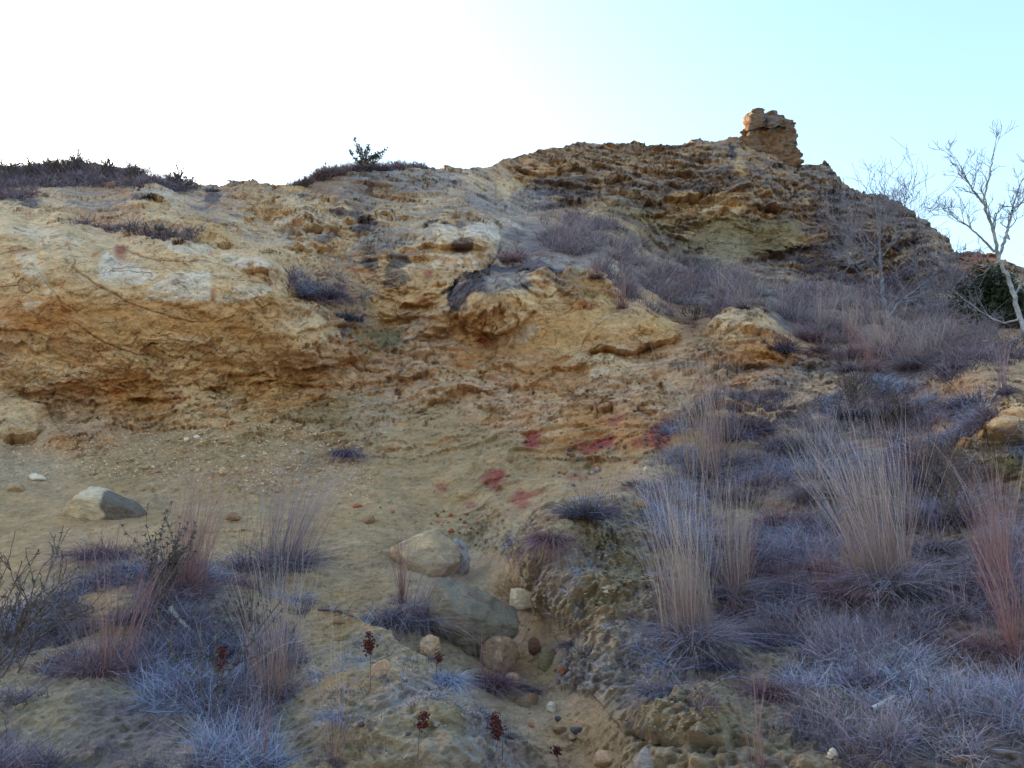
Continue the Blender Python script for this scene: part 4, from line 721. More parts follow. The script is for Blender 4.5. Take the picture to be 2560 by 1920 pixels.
cover("dry_grass", "short dry purple-grey grass carpeting the right foreground slope", "grass", [G_R], 3000, 14, (.05, .17), ['purple', 'dark', 'straw', 'red', 'dark', 'purple'], clumpr=.07, seed=2, thr=.05, nsc=1.3)
cover("straw_litter", "flattened pale dead grass matted on the right slope", "grass litter", [G_R], 5200, 12, (.06, .18), ['grey', 'grey', 'pale', 'grey', 'purple'], flat=.88, clumpr=.14, seed=3, thr=.1, nsc=1.2)
cover("dry_grass", "short blue-grey dead grass in the lower left foreground", "grass", [G_L], 1300, 12, (.04, .15), ['purple', 'dark', 'grey', 'red'], clumpr=.07, seed=4, thr=.02, nsc=1.8)
cover("straw_litter", "flattened blue-grey dead grass matted at the lower left", "grass litter", [G_L], 2600, 10, (.07, .19), ['grey', 'grey', 'dark', 'purple'], flat=.85, clumpr=.13, seed=5, thr=.0, nsc=1.7)
cover("dry_grass", "band of hazy purple grass below the far ridge", "grass", [G_M], 2500, 14, (.16, .58), ['purple', 'straw', 'pale', 'red', 'straw', 'pale'], clumpr=.08, seed=6, thr=.1, nsc=1.4, wd=(.0022, .0045))
cover("curled_grass", "short curled pale-tipped grass leaves in the lower right foreground", "grass", [[(1640,1400),(1750,1300),(1900,1330),(2060,1400),(2150,1560),(2120,1700),(1700,1700),(1800,1560),(1700,1500)]], 1500, 9, (.05, .11), ['straw', 'pale', 'grey'], clumpr=.05, seed=12, thr=-.1, nsc=2., wd=(.005, .009), curl=1.)
cover("dry_grass", "dark scrubby grass along the left skyline", "grass", [[(-60,352),(170,345),(300,370),(400,388),(440,404),(400,418),(300,408),(150,405),(-60,408)]], 1200, 14, (.08, .26), ['dark', 'purple', 'purple'], clumpr=.12, seed=7, thr=-.5)
cover("dry_grass", "brown grass on the knoll around the small juniper", "grass", [[(600,408),(660,390),(740,358),(880,348),(925,364),(820,378),(720,382),(640,405)]], 800, 13, (.10, .28), ['dark', 'red', 'straw'], clumpr=.08, seed=8, thr=-.6)
cover("dry_grass", "thin strips of dark grass on the ledges above the left cliff", "grass", [[(160,478),(300,492),(440,500),(420,520),(300,508),(170,492)],[(-60,418),(70,408),(80,430),(-60,440)],[(610,590),(740,600),(760,670),(680,655),(610,630)],[(1065,560),(1110,540),(1150,560),(1090,580)],[(1570,860),(1700,860),(1700,900),(1500,905)]], 700, 12, (.10, .26), ['dark', 'purple', 'red'], clumpr=.07, seed=9, thr=-.6)
cover("dry_grass", "thin brown scrub at the foot of the far ridge on the right", "grass", [[(1700,560),(1900,560),(2080,600),(2130,720),(1900,670),(1750,640)],[(2000,760),(2260,740),(2260,900),(2050,860)]], 900, 12, (.16, .45), ['dark', 'purple'], clumpr=.10, seed=10, thr=-.1)
cover("dry_weeds", "sparse dead sprigs and litter on the sandy banks by the gully", "weeds", [[(1080,1180),(1200,1100),(1400,1100),(1480,1400),(1420,1560),(1260,1480),(1180,1330)],[(640,1300),(860,1290),(960,1420),(1160,1700),(700,1700)]], 900, 6, (.03, .09), ['grey', 'dark', 'purple'], flat=.5, clumpr=.05, seed=11, thr=-.1, nsc=3.)

# --- stones
PAL['ost'] = (.30, .19, .11); PAL['ora_face'] = PAL['ora']
def icos(sub):
    import bmesh
    bm = bmesh.new(); bmesh.ops.create_icosphere(bm, subdivisions=sub, radius=1)
    V = np.array([v.co[:] for v in bm.verts]); F = np.array([[v.index for v in f.verts] for f in bm.faces]); bm.free(); return V, F
ICO = {k: icos(k) for k in (1, 2, 3, 5)}
def rotz(a): c, s = math.cos(a), math.sin(a); return np.array([[c, -s, 0], [s, c, 0], [0, 0, 1]])
def roty(a): c, s = math.cos(a), math.sin(a); return np.array([[c, 0, s], [0, 1, 0], [-s, 0, c]])
def stone(x, y, w_, h, col, name="stone", label="", cat="stone", group=None, seed=0, depth=.75, facets=9, sub=5, tilt=0., yaw=0., col2=None, split=None, cut=.72, sink=.40, rough=1.6, mat=None, boxy=0., lift=0., pull=0.):
    """x, y: middle of the stone; survey sizes"""
    r = np.random.default_rng(seed+int(x*3+y)); p, nn, m = at(x, y+h*.42)
    V, F = ICO[sub]; V = V.copy()
    if boxy: V = V/np.maximum(np.abs(V).max(1, keepdims=True), .01)*boxy + V*(1-boxy)
    for _ in range(facets):
        n = unit(r.normal(size=3)); d = r.uniform(cut, cut+.2); k = V@n; over = np.clip(k-d, 0, None); V -= over[:, None]*n*.92
    S = np.array([w_*m*.5, w_*m*.5*depth, h*m*.55]); 
    V = V*S
    V = V@roty(math.radians(tilt)).T@rotz(math.radians(yaw)).T
    q = V+r.uniform(0, 50, 3); sc = 1/max(S)
    N = unit(V/S**2*1.)
    V = V+N*((ridged(q*sc*1.6, 3)*.05+fbm(q*sc*5, 3)*.03)*rough*S.mean())[:, None]
    base = np.array(PAL[col]); C = np.repeat(base[None], len(V), 0)*(1+.16*fbm(q*sc*3, 3))[:, None]
    k2 = sstep(.15, .45, fbm(q*sc*1.8, 3, off=9))[:, None]
    if col2 is not None:
        c2 = np.array(PAL[col2])
        kk = k2*.8 if split is None else sstep(-.03, .03, V[:, :1]/S[0]-split+.12*fbm(q*sc*3, 2)[:, None])
        C = C*(1-kk)+c2*kk
    c0 = p*(1-pull/p[1])+np.array([0, S[1]*.25, S[2]*(1-2*sink)*.9+lift*m])
    e = mesh_np(name, V, F, mat or M_STONE, None, C, True); e.location = c0
    return tag(e, label, cat, group)
stone(214,1071,200,98,'cream',"boulder","long boulder split in two tones, cream left half and dark broken right end","boulder",seed=3,depth=.6,facets=16,col2='dark_break',split=.2,cut=.6,yaw=-8,tilt=8)
stone(918,1178,146,110,'sandp',"boulder","cream-coloured rounded boulder in the sandy hollow, left of a dark one","boulder",seed=5,depth=.8,facets=12,col2='yelp',cut=.66,tilt=14,sink=.44,lift=14)
stone(985,1196,66,84,'grey',"boulder","dark rusty boulder touching the cream rounded boulder on its right","boulder",seed=8,depth=.9,facets=16,col2='brown',cut=.55,lift=14)
stone(1002,1342,205,150,'slab',"boulder","flat grey slab with grass draped over it, left of the gully","boulder",seed=12,depth=.85,facets=12,col2='ridged',cut=.5,tilt=18,yaw=28,sink=.36,boxy=.5,lift=42)
stone(1080,1412,80,84,'ost',"boulder","orange-brown rock behind the reddish tussock at the gully edge","boulder",seed=14,facets=9,cut=.6,col2='tan',lift=14)
stone(930,1398,50,50,'tan',"stone","tan stone wedged under the left side of the grey slab","stone",seed=15,cut=.62,col2='ora',lift=10)
stone(1143,1322,74,36,'cream',"stone","pale squared block of stone lying alone in the sandy gully","stone",seed=21,depth=.9,facets=2,cut=.95,boxy=.75,tilt=-6,yaw=14,sink=.25,rough=.6,lift=34,pull=.3)
SMALL = [(1312,1274,32,20,'pale',"small cream stone on the bare bank, right of the squared block"),(1325,1267,14,10,'sandp',"pebble touching the small cream stone on the bank"),
 (1154,1396,32,38,'brown',"dark brown stone in the gully, left of a grey-green one"),(1184,1414,46,52,'olive',"grey-green rounded stone in the gully below the squared block"),
 (1106,1468,42,32,'tan',"tan stone half hidden behind the reddish tussock's right side"),(1137,1511,58,26,'ost',"flat orange stone lying across the gully"),(1190,1523,22,26,'pale',"small white upright stone in the gully"),
 (1205,1552,18,12,'lich',"small dark stone atop the pair in the lower gully"),(1208,1576,32,16,'ost',"flat rust-brown stone in the lower gully"),(1244,1577,30,12,'lich',"thin dark stone in the lower gully, rightmost"),(1238,1590,26,12,'sandp',"pale flat stone at the bottom of the gully stones"),
 (818,1442,44,40,'tan',"pinkish brown stone on the sandy bank, right of the tall seed head"),(732,1340,34,16,'ost',"small orange stone on sand above the left bank"),(500,1115,42,22,'ost',"orange flat stone left of the feathery tussock"),(1308,1638,60,30,'tan',"broad tan slab at the bottom edge of the photo"),
 (1393,1648,42,52,'grey',"grey upright slab at the bottom edge, below the undercut"),(1827,1132,24,20,'olive',"mossy brown stone on the grass slope near the big plume"),(1573,1424,30,26,'ost',"orange stone above the undercut bank"),(1600,1453,20,16,'ost',"little orange stone, lower of the two above the undercut bank"),
 (1502,1396,16,16,'rust',"rusty pebble at the foot of the large pale tussock"),(1798,1626,22,20,'pale',"white chip near the bottom edge in the grey litter"),(2054,1570,26,26,'tan',"tan stone in the litter at the lower right"),(2078,1642,44,30,'ost',"orange stone at the bottom edge on the right"),
 (800,1120,26,16,'ost',"orange stone in the scree left of the cream boulder"),(770,1090,20,12,'rust',"rusty stone at the mouth of the hollow"),(1385,1085,36,22,'ost',"orange stone behind the dark tussock on the bank crown"),(1215,1390,14,14,'rust',"rusty pebble beside the small flat purple tuft"),
 (1213,1448,16,16,'rust',"rusty pebble right of the grey-green gully stone"),(80,1030,40,16,'pale',"pale flat stone at the base of the left cliff"),(30,1048,44,24,'sandp',"cream stone at the left edge of the photo"),(425,920+20,16,12,'pale',"white chip under the hollow of the left cliff"),
 (1395,1010,14,12,'pale',"white pebble at the edge of the red stain"),(1105,1600-10,18,12,'lich',"dark pebble on the left gully lip near the bottom"),(1150,1565,14,10,'rust',"rust pebble beside the dark seed head at the bottom")]
for i, (x, y, w_, h, c, lab) in enumerate(SMALL):
    stone(x, y, w_*1.1, h*1.1, c, label=lab, lift=h*.22, seed=40+i, sub=3, facets=14, cut=.55, depth=.8, col2=('rust' if c == 'ost' else None))
# small scattered nodules and chips: one of each sort, copied
r = np.random.default_rng(77)
def scatter(proto_cols, polyg, n, smin, smax, group, label, seed):
    r = np.random.default_rng(seed); protos = []
    xs_ = [q[0] for q in polyg]; ys_ = [q[1] for q in polyg]; k = 0
    while k < n:
        x = r.uniform(min(xs_), max(xs_)); y = r.uniform(min(ys_), max(ys_))
        if not in_poly(np.array(x), np.array(y), polyg): continue
        sz = r.uniform(smin, smax)*(1 if r.random() < .8 else 1.6)
        if len(protos) < 5:
            o = stone(x, y, sz, sz*.7, proto_cols[len(protos) % len(proto_cols)], "pebble", label, "pebble", group, seed=seed+k, sub=2, facets=6, cut=.6); protos.append((o, sz*at(x, y)[2]))
        else:
            src, s0 = protos[int(r.integers(0, 5))]; p, nn, m = at(x, y); f = sz*m/s0
            o = src.copy(); COL.objects.link(o); o.location = tuple(p+np.array([0, 0, sz*m*.15])); o.scale = (f, f, f); o.rotation_euler = (r.uniform(-.4, .4), r.uniform(-.4, .4), r.uniform(0, 6))
        k += 1
scatter(['lich', 'brown', 'rust', 'grey'], [(1200,940),(1440,930),(1420,1020),(1280,1060),(1180,1040)], 34, 6, 12, "dark nodules on the red-stained slope", "small dark nodule lying on the red-stained slope", 5)
scatter(['brown', 'rust', 'lich'], [(780,1100),(880,1090),(1040,1110),(1060,1200),(1000,1170),(880,1120)], 26, 4, 9, "nodules around the cream boulder", "small brown nodule on the sand around the cream boulder", 6)
scatter(['sandp', 'pale', 'yelp', 'tan'], [(180,960),(420,930),(700,950),(760,1060),(640,1100),(420,1040),(200,1020)], 70, 4, 12, "pale rubble under the left cliff", "pale chip of rubble on the scree under the left cliff", 7)
scatter(['tan', 'ost', 'grey'], [(1080,1340),(1200,1330),(1290,1600),(1200,1640),(1120,1480)], 28, 4, 9, "pebbles in the gully", "small pebble on the sandy gully floor", 8)
scatter(['grey', 'ost', 'sandp', 'lich'], [(640,1290),(860,1300),(960,1450),(1140,1640),(760,1640)], 36, 4, 11, "pebbles on the left bank", "small pebble on the sandy bank left of the gully", 9)
scatter(['ost', 'rust', 'grey'], [(1300,1250),(1450,1300),(1600,1480),(2000,1600),(1600,1640),(1400,1540)], 24, 5, 11, "pebbles on the right bank", "small pebble among sprigs on the right bank", 10)

# gravel that nobody could count
def gravel(name, label, polyg, n, s0, s1, cols, seed):
    r = np.random.default_rng(seed); V0, F0 = ICO[1]; mb = MB(); got = 0
    xs_ = [q[0] for q in polyg]; ys_ = [q[1] for q in polyg]
    x = r.uniform(min(xs_), max(xs_), n*3); y = r.uniform(min(ys_), max(ys_), n*3); ok = in_poly(x, y, polyg); x = x[ok][:n]; y = y[ok][:n]
    for xx, yy in zip(x, y):
        p, nn, m = at(xx, yy); s = r.uniform(s0, s1)**1.0*m; R = unit(r.normal(size=(3, 3)))
        V = (V0*r.uniform(.75, 1.1, (len(V0), 1)))*np.array([1, .8, .55])*s*.5; V = V@rotz(r.uniform(0, 6)).T+p
        mb.add(V, F0, np.array(PAL[cols[int(r.integers(0, len(cols)))]])*r.uniform(.75, 1.2))
    return tag(mb.build(name, M_LEAF, smooth=False), label, "gravel", kind="stuff")
gravel("gravel", "fine tan rubble strewn below the left cliff", [(-40,960),(200,940),(420,915),(720,920),(820,980),(800,1080),(560,1060),(300,1030),(-40,1030)], 2600, 2.2, 6, ['sandp', 'yelp', 'tan', 'sand', 'pale'], 21)
gravel("gravel", "fine gravel along the sandy gully and banks", [(700,1080),(1050,1090),(1400,1000),(1440,1060),(1150,1180),(1130,1300),(1300,1640),(700,1640),(640,1300),(900,1280)], 1500, 2., 6, ['tan', 'ora', 'grey', 'sandp', 'brown'], 22)
gravel("gravel", "clods and grit on the eroded bank right of the gully", [(1100,1230),(1190,1110),(1400,1110),(1470,1400),(1560,1560),(1450,1600),(1300,1480),(1160,1330)], 1500, 3, 9, ['mud', 'mud', 'olive', 'sand', 'grey'], 23)

# --- the rock stack on the ridge
def pinnacle():
    mb = MB(); dist = 29.6; m = dist/FPX; r = np.random.default_rng(4)
    L = np.array([(243,1618),(250,1616),(262,1610),(280,1610),(297,1599),(320,1592),(385,1584)]); Rr = np.array([(243,1680),(262,1684),(281,1711),(301,1713),(316,1718),(336,1720),(353,1724),(362,1722),(385,1715)])
    ys_ = np.linspace(268, 385, 70); na = 110; an = np.linspace(0, 2*np.pi, na, endpoint=False)
    V = []
    for y in ys_:
        xl = np.interp(y, L[:, 0], L[:, 1]); xr = np.interp(y, Rr[:, 0], Rr[:, 1]); c = direction((xl+xr)/2, y)*dist; hw = (xr-xl)/2*m
        rad = (np.abs(np.cos(an))**4+np.abs(np.sin(an))**4)**-.25
        V.append(c+np.stack([np.cos(an)*rad*hw, np.sin(an)*rad*hw*.85, 0*an], -1))
    V = np.array(V); cen = V.mean(1, keepdims=True)
    q = V*np.array([1, 1, 1.3]); d = .16*ridged(q*1.5, 3)+.2*np.round(gnoise(q*np.array([2.4, 2.4, 1.6]))*3)/3+.08*ridged(q*5, 3)-.10+.10*blocks(q*np.array([2.2, 2.2, 2.8]), 9)+.07*blocks(q*5, 11)
    V += unit(V-cen)*d[..., None]
    idx = np.arange(V.shape[0]*na).reshape(-1, na); F = np.stack([idx[1:], np.roll(idx[1:], -1, 1), np.roll(idx[:-1], -1, 1), idx[:-1]], -1).reshape(-1, 4)
    flat = V.reshape(-1, 3)
    def colour(p):
        h = fbm(p*1.2, 4); s_ = .5; C = np.array(PAL['ora'])*.55+np.array(PAL['ridge'])*.35+0*p; C = C*(1-sstep(0, .5, h)[..., None])+np.array(PAL['tan'])*.75*sstep(0, .5, h)[..., None]
        up = sstep(.2, .6, fbm(p*1.6, 4, off=5)+sstep(285, 255, (CY-FPX*np.tan(np.arctan2(p[..., 2], p[..., 1])-PITCH)))*.4)[..., None]
        C = C*(1-up)+np.array(PAL['grey'])*up; C = C*.7+np.array(PAL['grey'])*.2; return C*.62*(1+.3*ridged(p*4, 2)[..., None])
    mb.add(flat, F, colour(flat))
    for (x0, x1, yt, dy) in [(1613,1628,246,.3),(1622,1645,242,-.2),(1640,1655,254,.2),(1652,1668,245,-.1),(1664,1679,247,.3),(1674,1688,259,-.2),(1686,1700,265,.2),(1696,1709,264,-.3),(1700,1713,276,.1),(1612,1650,258,-.5),(1650,1690,262,-.6),(1635,1680,256,.8)]:
        k = 14; yy = np.linspace(yt, 290, k); a8 = np.linspace(0, 2*np.pi, 20, endpoint=False); W = []
        for i, y in enumerate(yy):
            c = direction((x0+x1)/2+r.normal(0, .6), y)*(dist+dy); hw = (x1-x0)/2*m*(1.05 if i else .7); rad = (np.abs(np.cos(a8+.3))**6+np.abs(np.sin(a8+.3))**6)**(-1/6)
            W.append(c+np.stack([np.cos(a8)*rad*hw, np.sin(a8)*rad*hw*1.5, 0*a8], -1))
        W = np.array(W); W += unit(W-W.mean(1, keepdims=True))*(.12*blocks(W*4, 12)+.06*ridged(W*4, 3)+.1*np.round(gnoise(W*np.array([5, 5, 3.]))*2)/2)[..., None]
        top = W[0].mean(0)+np.array([0, 0, .02]); idx = np.arange(k*20).reshape(k, 20)
        F = np.stack([idx[1:], np.roll(idx[1:], -1, 1), np.roll(idx[:-1], -1, 1), idx[:-1]], -1).reshape(-1, 4)
        cap = np.stack([np.full(20, k*20), idx[0], np.roll(idx[0], -1), np.roll(idx[0], -1)], -1)[:, [0, 1, 2, 2]]
        pts = np.vstack([W.reshape(-1, 3), top]); F = np.vstack([F, np.stack([idx[0][0:18:2], idx[0][1:19:2], idx[0][2:20:2], np.full(9, k*20)], -1), [[idx[0][18], idx[0][19], idx[0][0], k*20]]])
        mb.add(pts, F, colour(pts))
    o = mb.build("rock_pinnacle", M_FAR); tag(o, "jagged orange-grey rock stack standing on the highest point of the ridge", "rock stack")
pinnacle()

# --- woody plants
def tube(mb, pts, rad, sides=6, col=(.3, .3, .3)):
    pts = np.asarray(pts, float); n = len(pts); rad = np.broadcast_to(rad, (n,))
    t = unit(np.gradient(pts, axis=0)); ref = np.array([.31, .2, .93]); a = unit(np.cross(t, ref)); b = np.cross(t, a)
    an = np.linspace(0, 2*np.pi, sides, endpoint=False)
    V = pts[:, None]+rad[:, None, None]*(np.cos(an)[None, :, None]*a[:, None]+np.sin(an)[None, :, None]*b[:, None])
    idx = np.arange(n*sides).reshape(n, sides); F = np.stack([idx[:-1], np.roll(idx[:-1], -1, 1), np.roll(idx[1:], -1, 1), idx[1:]], -1).reshape(-1, 4)
    mb.add(V.reshape(-1, 3), F, col)
def smooth_line(pts, k=5):
    pts = np.asarray(pts, float); t = np.arange(len(pts)); tt = np.linspace(0, len(pts)-1, (len(pts)-1)*k+1)
    q = np.stack([np.interp(tt, t, pts[:, i]) for i in range(3)], -1)
    for _ in range(2): q[1:-1] = (q[:-2]+2*q[1:-1]+q[2:])/4
    return q
def grow(mb, r, p, d, L, rad, lvl, maxl, up=.25, nch=(3, 5), ang=.75, col=(.3, .3, .3), wig=.16, minrad=.002):
    n = 5 if lvl < maxl else 4; pts = [p]; dd = d
    for i in range(n):
        dd = unit(dd+r.normal(0, wig, 3)+np.array([0, 0, up*.25])); pts.append(pts[-1]+dd*L/n)
    pts = np.array(pts); tube(mb, pts, np.maximum(np.linspace(rad, rad*.45, n+1), minrad), 5 if lvl < 2 else 3, col)
    if lvl >= maxl: return
    for _ in range(int(r.integers(*nch))+1):
        t = r.uniform(.25, 1.); i = min(int(t*n), n-1); q = pts[i]+(pts[i+1]-pts[i])*(t*n-i if t < 1 else 1)
        s = unit(r.normal(size=3)); s = unit(s-dd*(s@dd)); nd_ = unit(dd*math.cos(ang)+s*math.sin(ang)*r.uniform(.7, 1.2))
        grow(mb, r, q, nd_, L*r.uniform(.45, .72), rad*.55, lvl+1, maxl, up, nch, ang, col, wig, minrad)
def traced_tree(name, label, limbs, dist, mat, branch_mat, rad0, maxl, blen, seed, nside=7, zj=.35, minrad=.004, up=.3):
    r = np.random.default_rng(seed); p0 = direction(*limbs[0][0])*dist
    e = empty(name, tuple(p0), label=label, cat="tree"); tr = MB(); br = MB(); lm = MB()
    for li, limb in enumerate(limbs):
        w0 = rad0*(1 if li == 0 else .62 if li < 3 else .42); off = 0. if li == 0 else r.uniform(-zj, zj)
        q = [direction(x, y)*(dist+off*(i/max(len(limb)-1, 1))) for i, (x, y) in enumerate(limb)]
        q = smooth_line(q); n = len(q); rad = np.linspace(w0, w0*(.55 if li == 0 else .22), n)
        q[1:-1] += r.normal(0, w0*.25, (n-2, 3))
        tube(tr if li == 0 else lm, q, rad, 10 if li == 0 else 7, (.3, .3, .3))
        if li == 0: continue
        for k in range(nside):
            i = int(r.integers(int(n*.2), n)); dd = unit(q[min(i+1, n-1)]-q[max(i-1, 0)]); s = unit(r.normal(size=3)); d = unit(dd*.7+s*.75+np.array([0, 0, .1]))
            grow(br, r, q[i], d, blen*r.uniform(.5, 1.1), rad[i]*.55, 1, maxl, up, (2, 4), .7, minrad=minrad)
        grow(br, r, q[-1], unit(q[-1]-q[-3]), blen*.8, rad[-1], 1, maxl, up, (2, 4), .6, minrad=minrad)
    tr.build("trunk", mat, e); lm.build("limbs", mat, e); br.build("twigs", branch_mat, e); return e
traced_tree("bare_tree", "leafless white-barked tree rising against the sky at the right edge",
 [[(2262,800),(2235,765),(2212,716),(2190,640),(2172,590),(2157,559)],
  [(2157,559),(2151,513),(2136,470),(2124,439),(2132,400),(2140,372),(2147,325)],
  [(2157,559),(2170,522),(2178,490),(2186,455),(2200,406),(2216,372)],
  [(2149,545),(2120,513),(2091,488),(2068,476),(2050,462)],
  [(2124,439),(2100,410),(2085,380),(2070,350)],
  [(2186,455),(2205,440),(2230,410)],
  [(2190,640),(2215,600),(2250,560)],
  [(2160,565),(2130,575),(2100,570),(2060,560)],
  [(2200,690),(2165,700),(2116,671),(2075,640)],
  [(2215,725),(2170,740),(2130,735),(2090,742)]], 10.6, M_BARK, M_TWIG2, .042, 3, .31, 11, nside=10, zj=.6, minrad=.0026)
traced_tree("bare_tree", "small leafless grey tree with hazy twigs in front of the far ridge",
 [[(1917,690),(1907,642),(1903,600),(1902,570)],
  [(1902,580),(1901,540),(1900,497),(1892,450),(1888,424)],
  [(1921,685),(1935,660),(1950,646),(2000,609),(2030,580)],
  [(1903,590),(1880,560),(1862,520),(1845,490)],
  [(1902,560),(1925,530),(1950,500),(1962,470)],
  [(1908,650),(1880,610),(1850,570),(1835,550)],
  [(1950,646),(1985,640),(2020,630)]], 13.4, M_TWIG3, M_TWIG2, .04, 3, .95, 17, nside=13, zj=.8, minrad=.0034)

def foliage(mb, r, c, R, n, size, c1, c2):
    a = unit(r.normal(size=(n, 3)))*r.uniform(.3, 1, (n, 1))**.5*R+c; d = unit(r.normal(size=(n, 3))+np.array([0, 0, .8]))
    j = r.uniform(0, 1, (n, 1)); col = np.array(c1)*(1-j)+np.array(c2)*j
    V, F, C = blades(a, d, r.uniform(.6, 1.3, n)*size, r.normal(0, .2, (n, 3)), np.full(n, size*.42), col, col*1.15, 2); mb.add(V, F, C)
def juniper(x, y, label, tips, dist_off, rad, n, size, R):
    global rng
    rng = np.random.default_rng(int(x)); r = np.random.default_rng(int(x)+1); p, nn, m = at(x, y); dist = DEPTH = p[1]+dist_off; p = direction(x, y)*dist
    e = empty("juniper_bush", tuple(p), label=label, cat="juniper"); tr = MB(); fo = MB()
    for (tx, ty) in tips:
        q = np.array([p, (p+direction(tx, ty)*dist)/2+r.normal(0, .08, 3), direction(tx, ty)*dist+np.array([0, r.uniform(-.3, .3), 0])]); q = smooth_line(q, 6); tube(tr, q, np.linspace(rad, rad*.2, len(q)), 6)
        for i in range(3, len(q)):
            for _ in range(3): foliage(fo, r, q[i]+r.normal(0, R*.5, 3), R*r.uniform(.5, 1), n, size, (.018, .03, .02), (.045, .06, .035))
    tr.build("trunk", M_TWIG, e); fo.build("crown", M_LEAF, e)
juniper(785,356, "small dark juniper silhouetted on the skyline knoll", [(789,304),(771,312),(830,318),(803,326),(755,333),(818,330),(780,320)], -.3, .03, 7, .055, .055)
juniper(2160,705, "dark green juniper behind the trunk of the white-barked tree", [(2128,612),(2150,604),(2118,640),(2150,632),(2140,660),(2172,655),(2125,680),(2160,640)], .2, .05, 55, .09, .3)

def spiky(x, y, h, n, label, name="yucca"):
    global rng
    rng = np.random.default_rng(int(x)); p, nn, m = at(x, y); H = h*m; e = empty(name, tuple(p), label=label, cat="yucca")
    d = unit(rng.normal(size=(n, 3))*np.array([1, 1, .5])+np.array([0, 0, .55])); col = np.array([.09, .12, .10])*rng.uniform(.7, 1.4, (n, 1))
    V, F, C = blades(np.repeat(p[None], n, 0), d, H*rng.uniform(.7, 1.1, n), np.zeros((n, 3)), np.full(n, H*.06), col, col*1.6, 2); mesh_np("leaves", V, F, M_LEAF, e, C)
spiky(1522,588,34,90,"small spiky green yucca at the foot of the olive ridge wall"); spiky(1646,640,36,90,"second spiky grey-green yucca, lower right of the first in the grass band")
spiky(850,356,20,80,"low spiky yucca on the skyline knoll right of the juniper"); spiky(912,364,14,60,"tiny yucca against the sky at the right end of the knoll"); spiky(742,362,15,60,"tiny yucca on the skyline left of the juniper")

def shrub(x, y, h, label, name, seed, lean=(0, 0), n=9, mat=None, maxl=2, spread=.6, leaf=0, minrad=.0025, cat="shrub", grp=None):
    global rng
    rng = np.random.default_rng(seed+5); r = np.random.default_rng(seed); p, nn, m = at(x, y); H = h*m; e = empty(name, tuple(p), label=label, cat=cat, group=grp); mb = MB(); lf = MB()
    for _ in range(n):
        d = unit(np.array([lean[0], lean[1], 1.])+np.array([r.normal(0, spread), r.normal(0, spread), r.normal(0, .2)]))
        grow(mb, r, p+r.normal(0, .03, 3)*np.array([1, 1, .2]), d, H*r.uniform(.6, 1.05), (max(.006*H/.5, .004) if cat != 'weed' else .0028), 1, maxl, .3, (2, 4), .5, minrad=minrad)
    if leaf:
        V = np.concatenate(mb.V); i = r.integers(0, len(V), leaf); k = len(i); d = unit(r.normal(size=(k, 3))+np.array([0, 0, .6])); c = np.array([.10, .08, .07])*r.uniform(.6, 1.6, (k, 1))
        a, f, cc = blades(V[i], d, np.full(k, .022), np.zeros((k, 3)), np.full(k, .007), c, c, 2); lf.add(a, f, cc)
    mb.build("twigs", mat or M_TWIG, e)
    if leaf: lf.build("dead_leaves", M_LEAF, e)
shrub(12,1415,165,"dark twiggy shrub reaching in from the left edge","shrub",1,(.15,0),7,maxl=3,spread=.45,leaf=900)
shrub(-20,1480,210,"second dark shrub, mostly beyond the left edge, lowest at left","shrub",2,(.35,0),7,maxl=3,spread=.35,leaf=700)
shrub(345,1312,150,"dark upright weed stalks between the red tussock and the lower left one","dead_weed",3,(0,0),16,maxl=2,spread=.10,leaf=2600,minrad=.0016,cat="weed")
shrub(530,1400,110,"brown leafy weed stalks at right of the bleached stick","dead_weed",4,(0,0),10,maxl=2,spread=.12,leaf=900,minrad=.0016,cat="weed")
shrub(445,1560,190,"tall dark weed stalk below the dark red seed head at left","dead_weed",6,(.02,0),3,maxl=2,spread=.07,leaf=500,cat="weed")
shrub(2010,1560,150,"thin dark stalk standing in the litter at the lower right","dead_weed",7,(0,0),2,maxl=1,spread=.05,leaf=60,cat="weed")
shrub(2060,1150,160,"dark bushy weeds at the right, left of the thin pale stems","dead_weed",8,(0,0),12,maxl=3,spread=.4,leaf=2500,cat="weed")
shrub(1950,930,70,"dark brown bush on the terrace right of the straw stems","shrub",9,(0,0),12,maxl=3,spread=.6,leaf=1500)
shrub(1840,880,80,"dark brown bush on the terrace above the grassy slope","shrub",10,(0,0),12,maxl=3,spread=.6,leaf=1500)
shrub(1500,690,34,"low reddish bush behind the ochre outcrop","shrub",11,(0,0),12,maxl=3,spread=.9,leaf=1200)
shrub(780,650,40,"dead root with bare twigs sticking out of the cliff ledge","dead_root",12,(.5,-.5),7,mat=M_TWIG2,maxl=2,spread=.8,cat="dead root",minrad=.004)
for i, (x, y, h, lab) in enumerate([(25,384,26,"dark low bush on the skyline at the left edge"),(75,378,26,"dark low bush on the left skyline, second from the left edge"),(122,378,24,"dark low bush on the left skyline, third from the edge"),(166,372,30,"highest bush on the left skyline"),(232,378,27,"bush on the left skyline right of the highest one"),(290,388,24,"sloping bush near the right end of the left skyline"),(382,398,24,"small isolated bush at the right end of the left skyline"),
        (700,384,18,"low brown bush on the knoll left of the juniper"),(660,398,14,"lowest brown bush at the left foot of the knoll")]):
    shrub(x, y+4, h*1.35, lab, "shrub", 30+i, (0, 0), 16, maxl=3, spread=.9, leaf=2200, grp="low bushes on the skyline", minrad=.006)

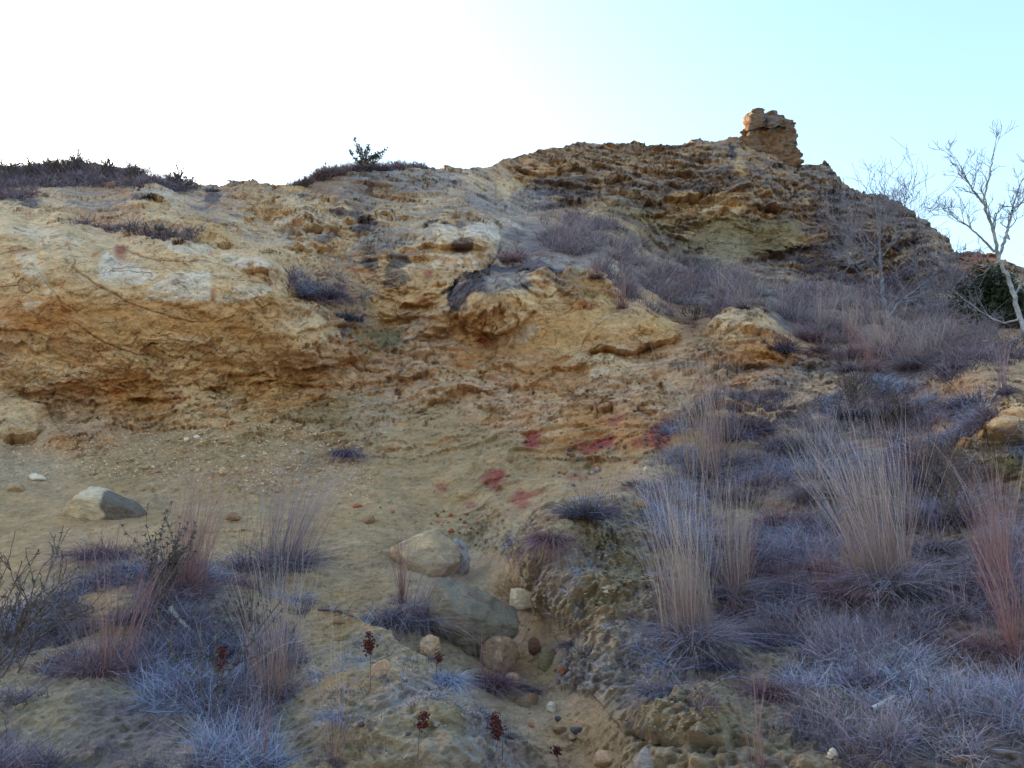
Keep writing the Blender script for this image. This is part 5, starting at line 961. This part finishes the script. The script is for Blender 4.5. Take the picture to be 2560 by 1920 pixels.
def seed_stalk(x, y, ytop, label, seed, lean=0., clusters=((0, 1),)):
    r = np.random.default_rng(seed); p, nn, m = at(x, y); H = (y-ytop)*m*1.02
    e = empty("seed_stalk", tuple(p), label=label, cat="seed stalk", group="dark red seed stalks"); mb = MB(); top = p+np.array([lean*H, -.05*H, H]); q = smooth_line([p, (p+top)/2+r.normal(0, .01, 3), top], 5); tube(mb, q, np.linspace(.0022, .0012, len(q)), 5, (.1, .06, .05)); mb.build("stem", M_TWIG, e)
    V0, F0 = ICO[1]; sb = MB()
    for t, s in clusters:
        c = p+(top-p)*(1-t)
        for _ in range(int(90*s)):
            o = r.normal(0, 1, 3)*np.array([.011, .011, .009])*s**.5*1.2; sb.add(V0*r.uniform(.002, .0065)+c+o, F0, np.array([.085, .022, .018])*r.uniform(.5, 1.5))
    sb.build("seed_cluster", M_LEAF, e)
seed_stalk(800,1490,1385,"tall dark red seed stalk with clusters in the left of centre foreground",1,-.06,((.0,.35),(.15,1.),(.22,.9),(.32,.4)))
seed_stalk(470,1520,1412,"dark red seed stalk above the dark weeds at lower left",2,.05,((.0,.4),(.1,1.2),(.3,.9)))
seed_stalk(1085,1640,1560,"dark red seed stalk leaning right at the left lip of the gully",3,-.2,((.0,.8),(.15,1.),(.3,1.),(.42,.6)))
seed_stalk(900,1650,1562,"small dark red seed stalk near the bottom edge, left of the leaning one",4,.1,((.0,.6),(.18,.8)))
seed_stalk(945,1470,1425,"short dark red seed head behind the pale grey drooping tuft",5,.05,((.0,.8),(.1,.6)))
seed_stalk(1205,1652,1625,"dark red seed head at the bottom edge by the tan slab",6,-.05,((.0,.8),(.1,.6)))

def stick(pts, rad, label, mat=M_DRIFT, name="stick", twigs=0):
    mb = MB(); P3 = [at(x, y)[0]+np.array([0, -.02, rad*1.2+dz]) for x, y, dz in pts]; e = empty(name, tuple(P3[0]), label=label, cat="stick"); q = smooth_line(P3, 5); tube(mb, q, np.linspace(rad, rad*.6, len(q)), 8)
    if twigs:
        r = np.random.default_rng(3)
        for i in range(twigs): grow(mb, r, q[len(q)//2], unit(r.normal(size=3)+np.array([0, 0, .6])), .12, rad*.4, 1, 2)
    mb.build("wood", mat, e)
stick([(368,1332,.03),(392,1352,.02),(425,1378,.0)], .017, "bleached curved stick lying below the red-brown tussock")
stick([(690,1322,.01),(735,1328,.02),(765,1334,.0)], .010, "short dark stick on the sand left of the flat grey slab", M_TWIG)
stick([(1880,1548,.02),(1905,1535,.02),(1930,1518,.01)], .014, "straight pale stick in the litter at the lower right")
stick([(545,1460,.05),(610,1420,.07),(660,1390,.02)], .004, "long thin pale stem lying across the straw tussock at lower left")
stick([(1555,1075+400,.01),(1590,1472,.02),(1640,1480,.01)], .006, "thin grey stick lying on the right bank", M_TWIG2)
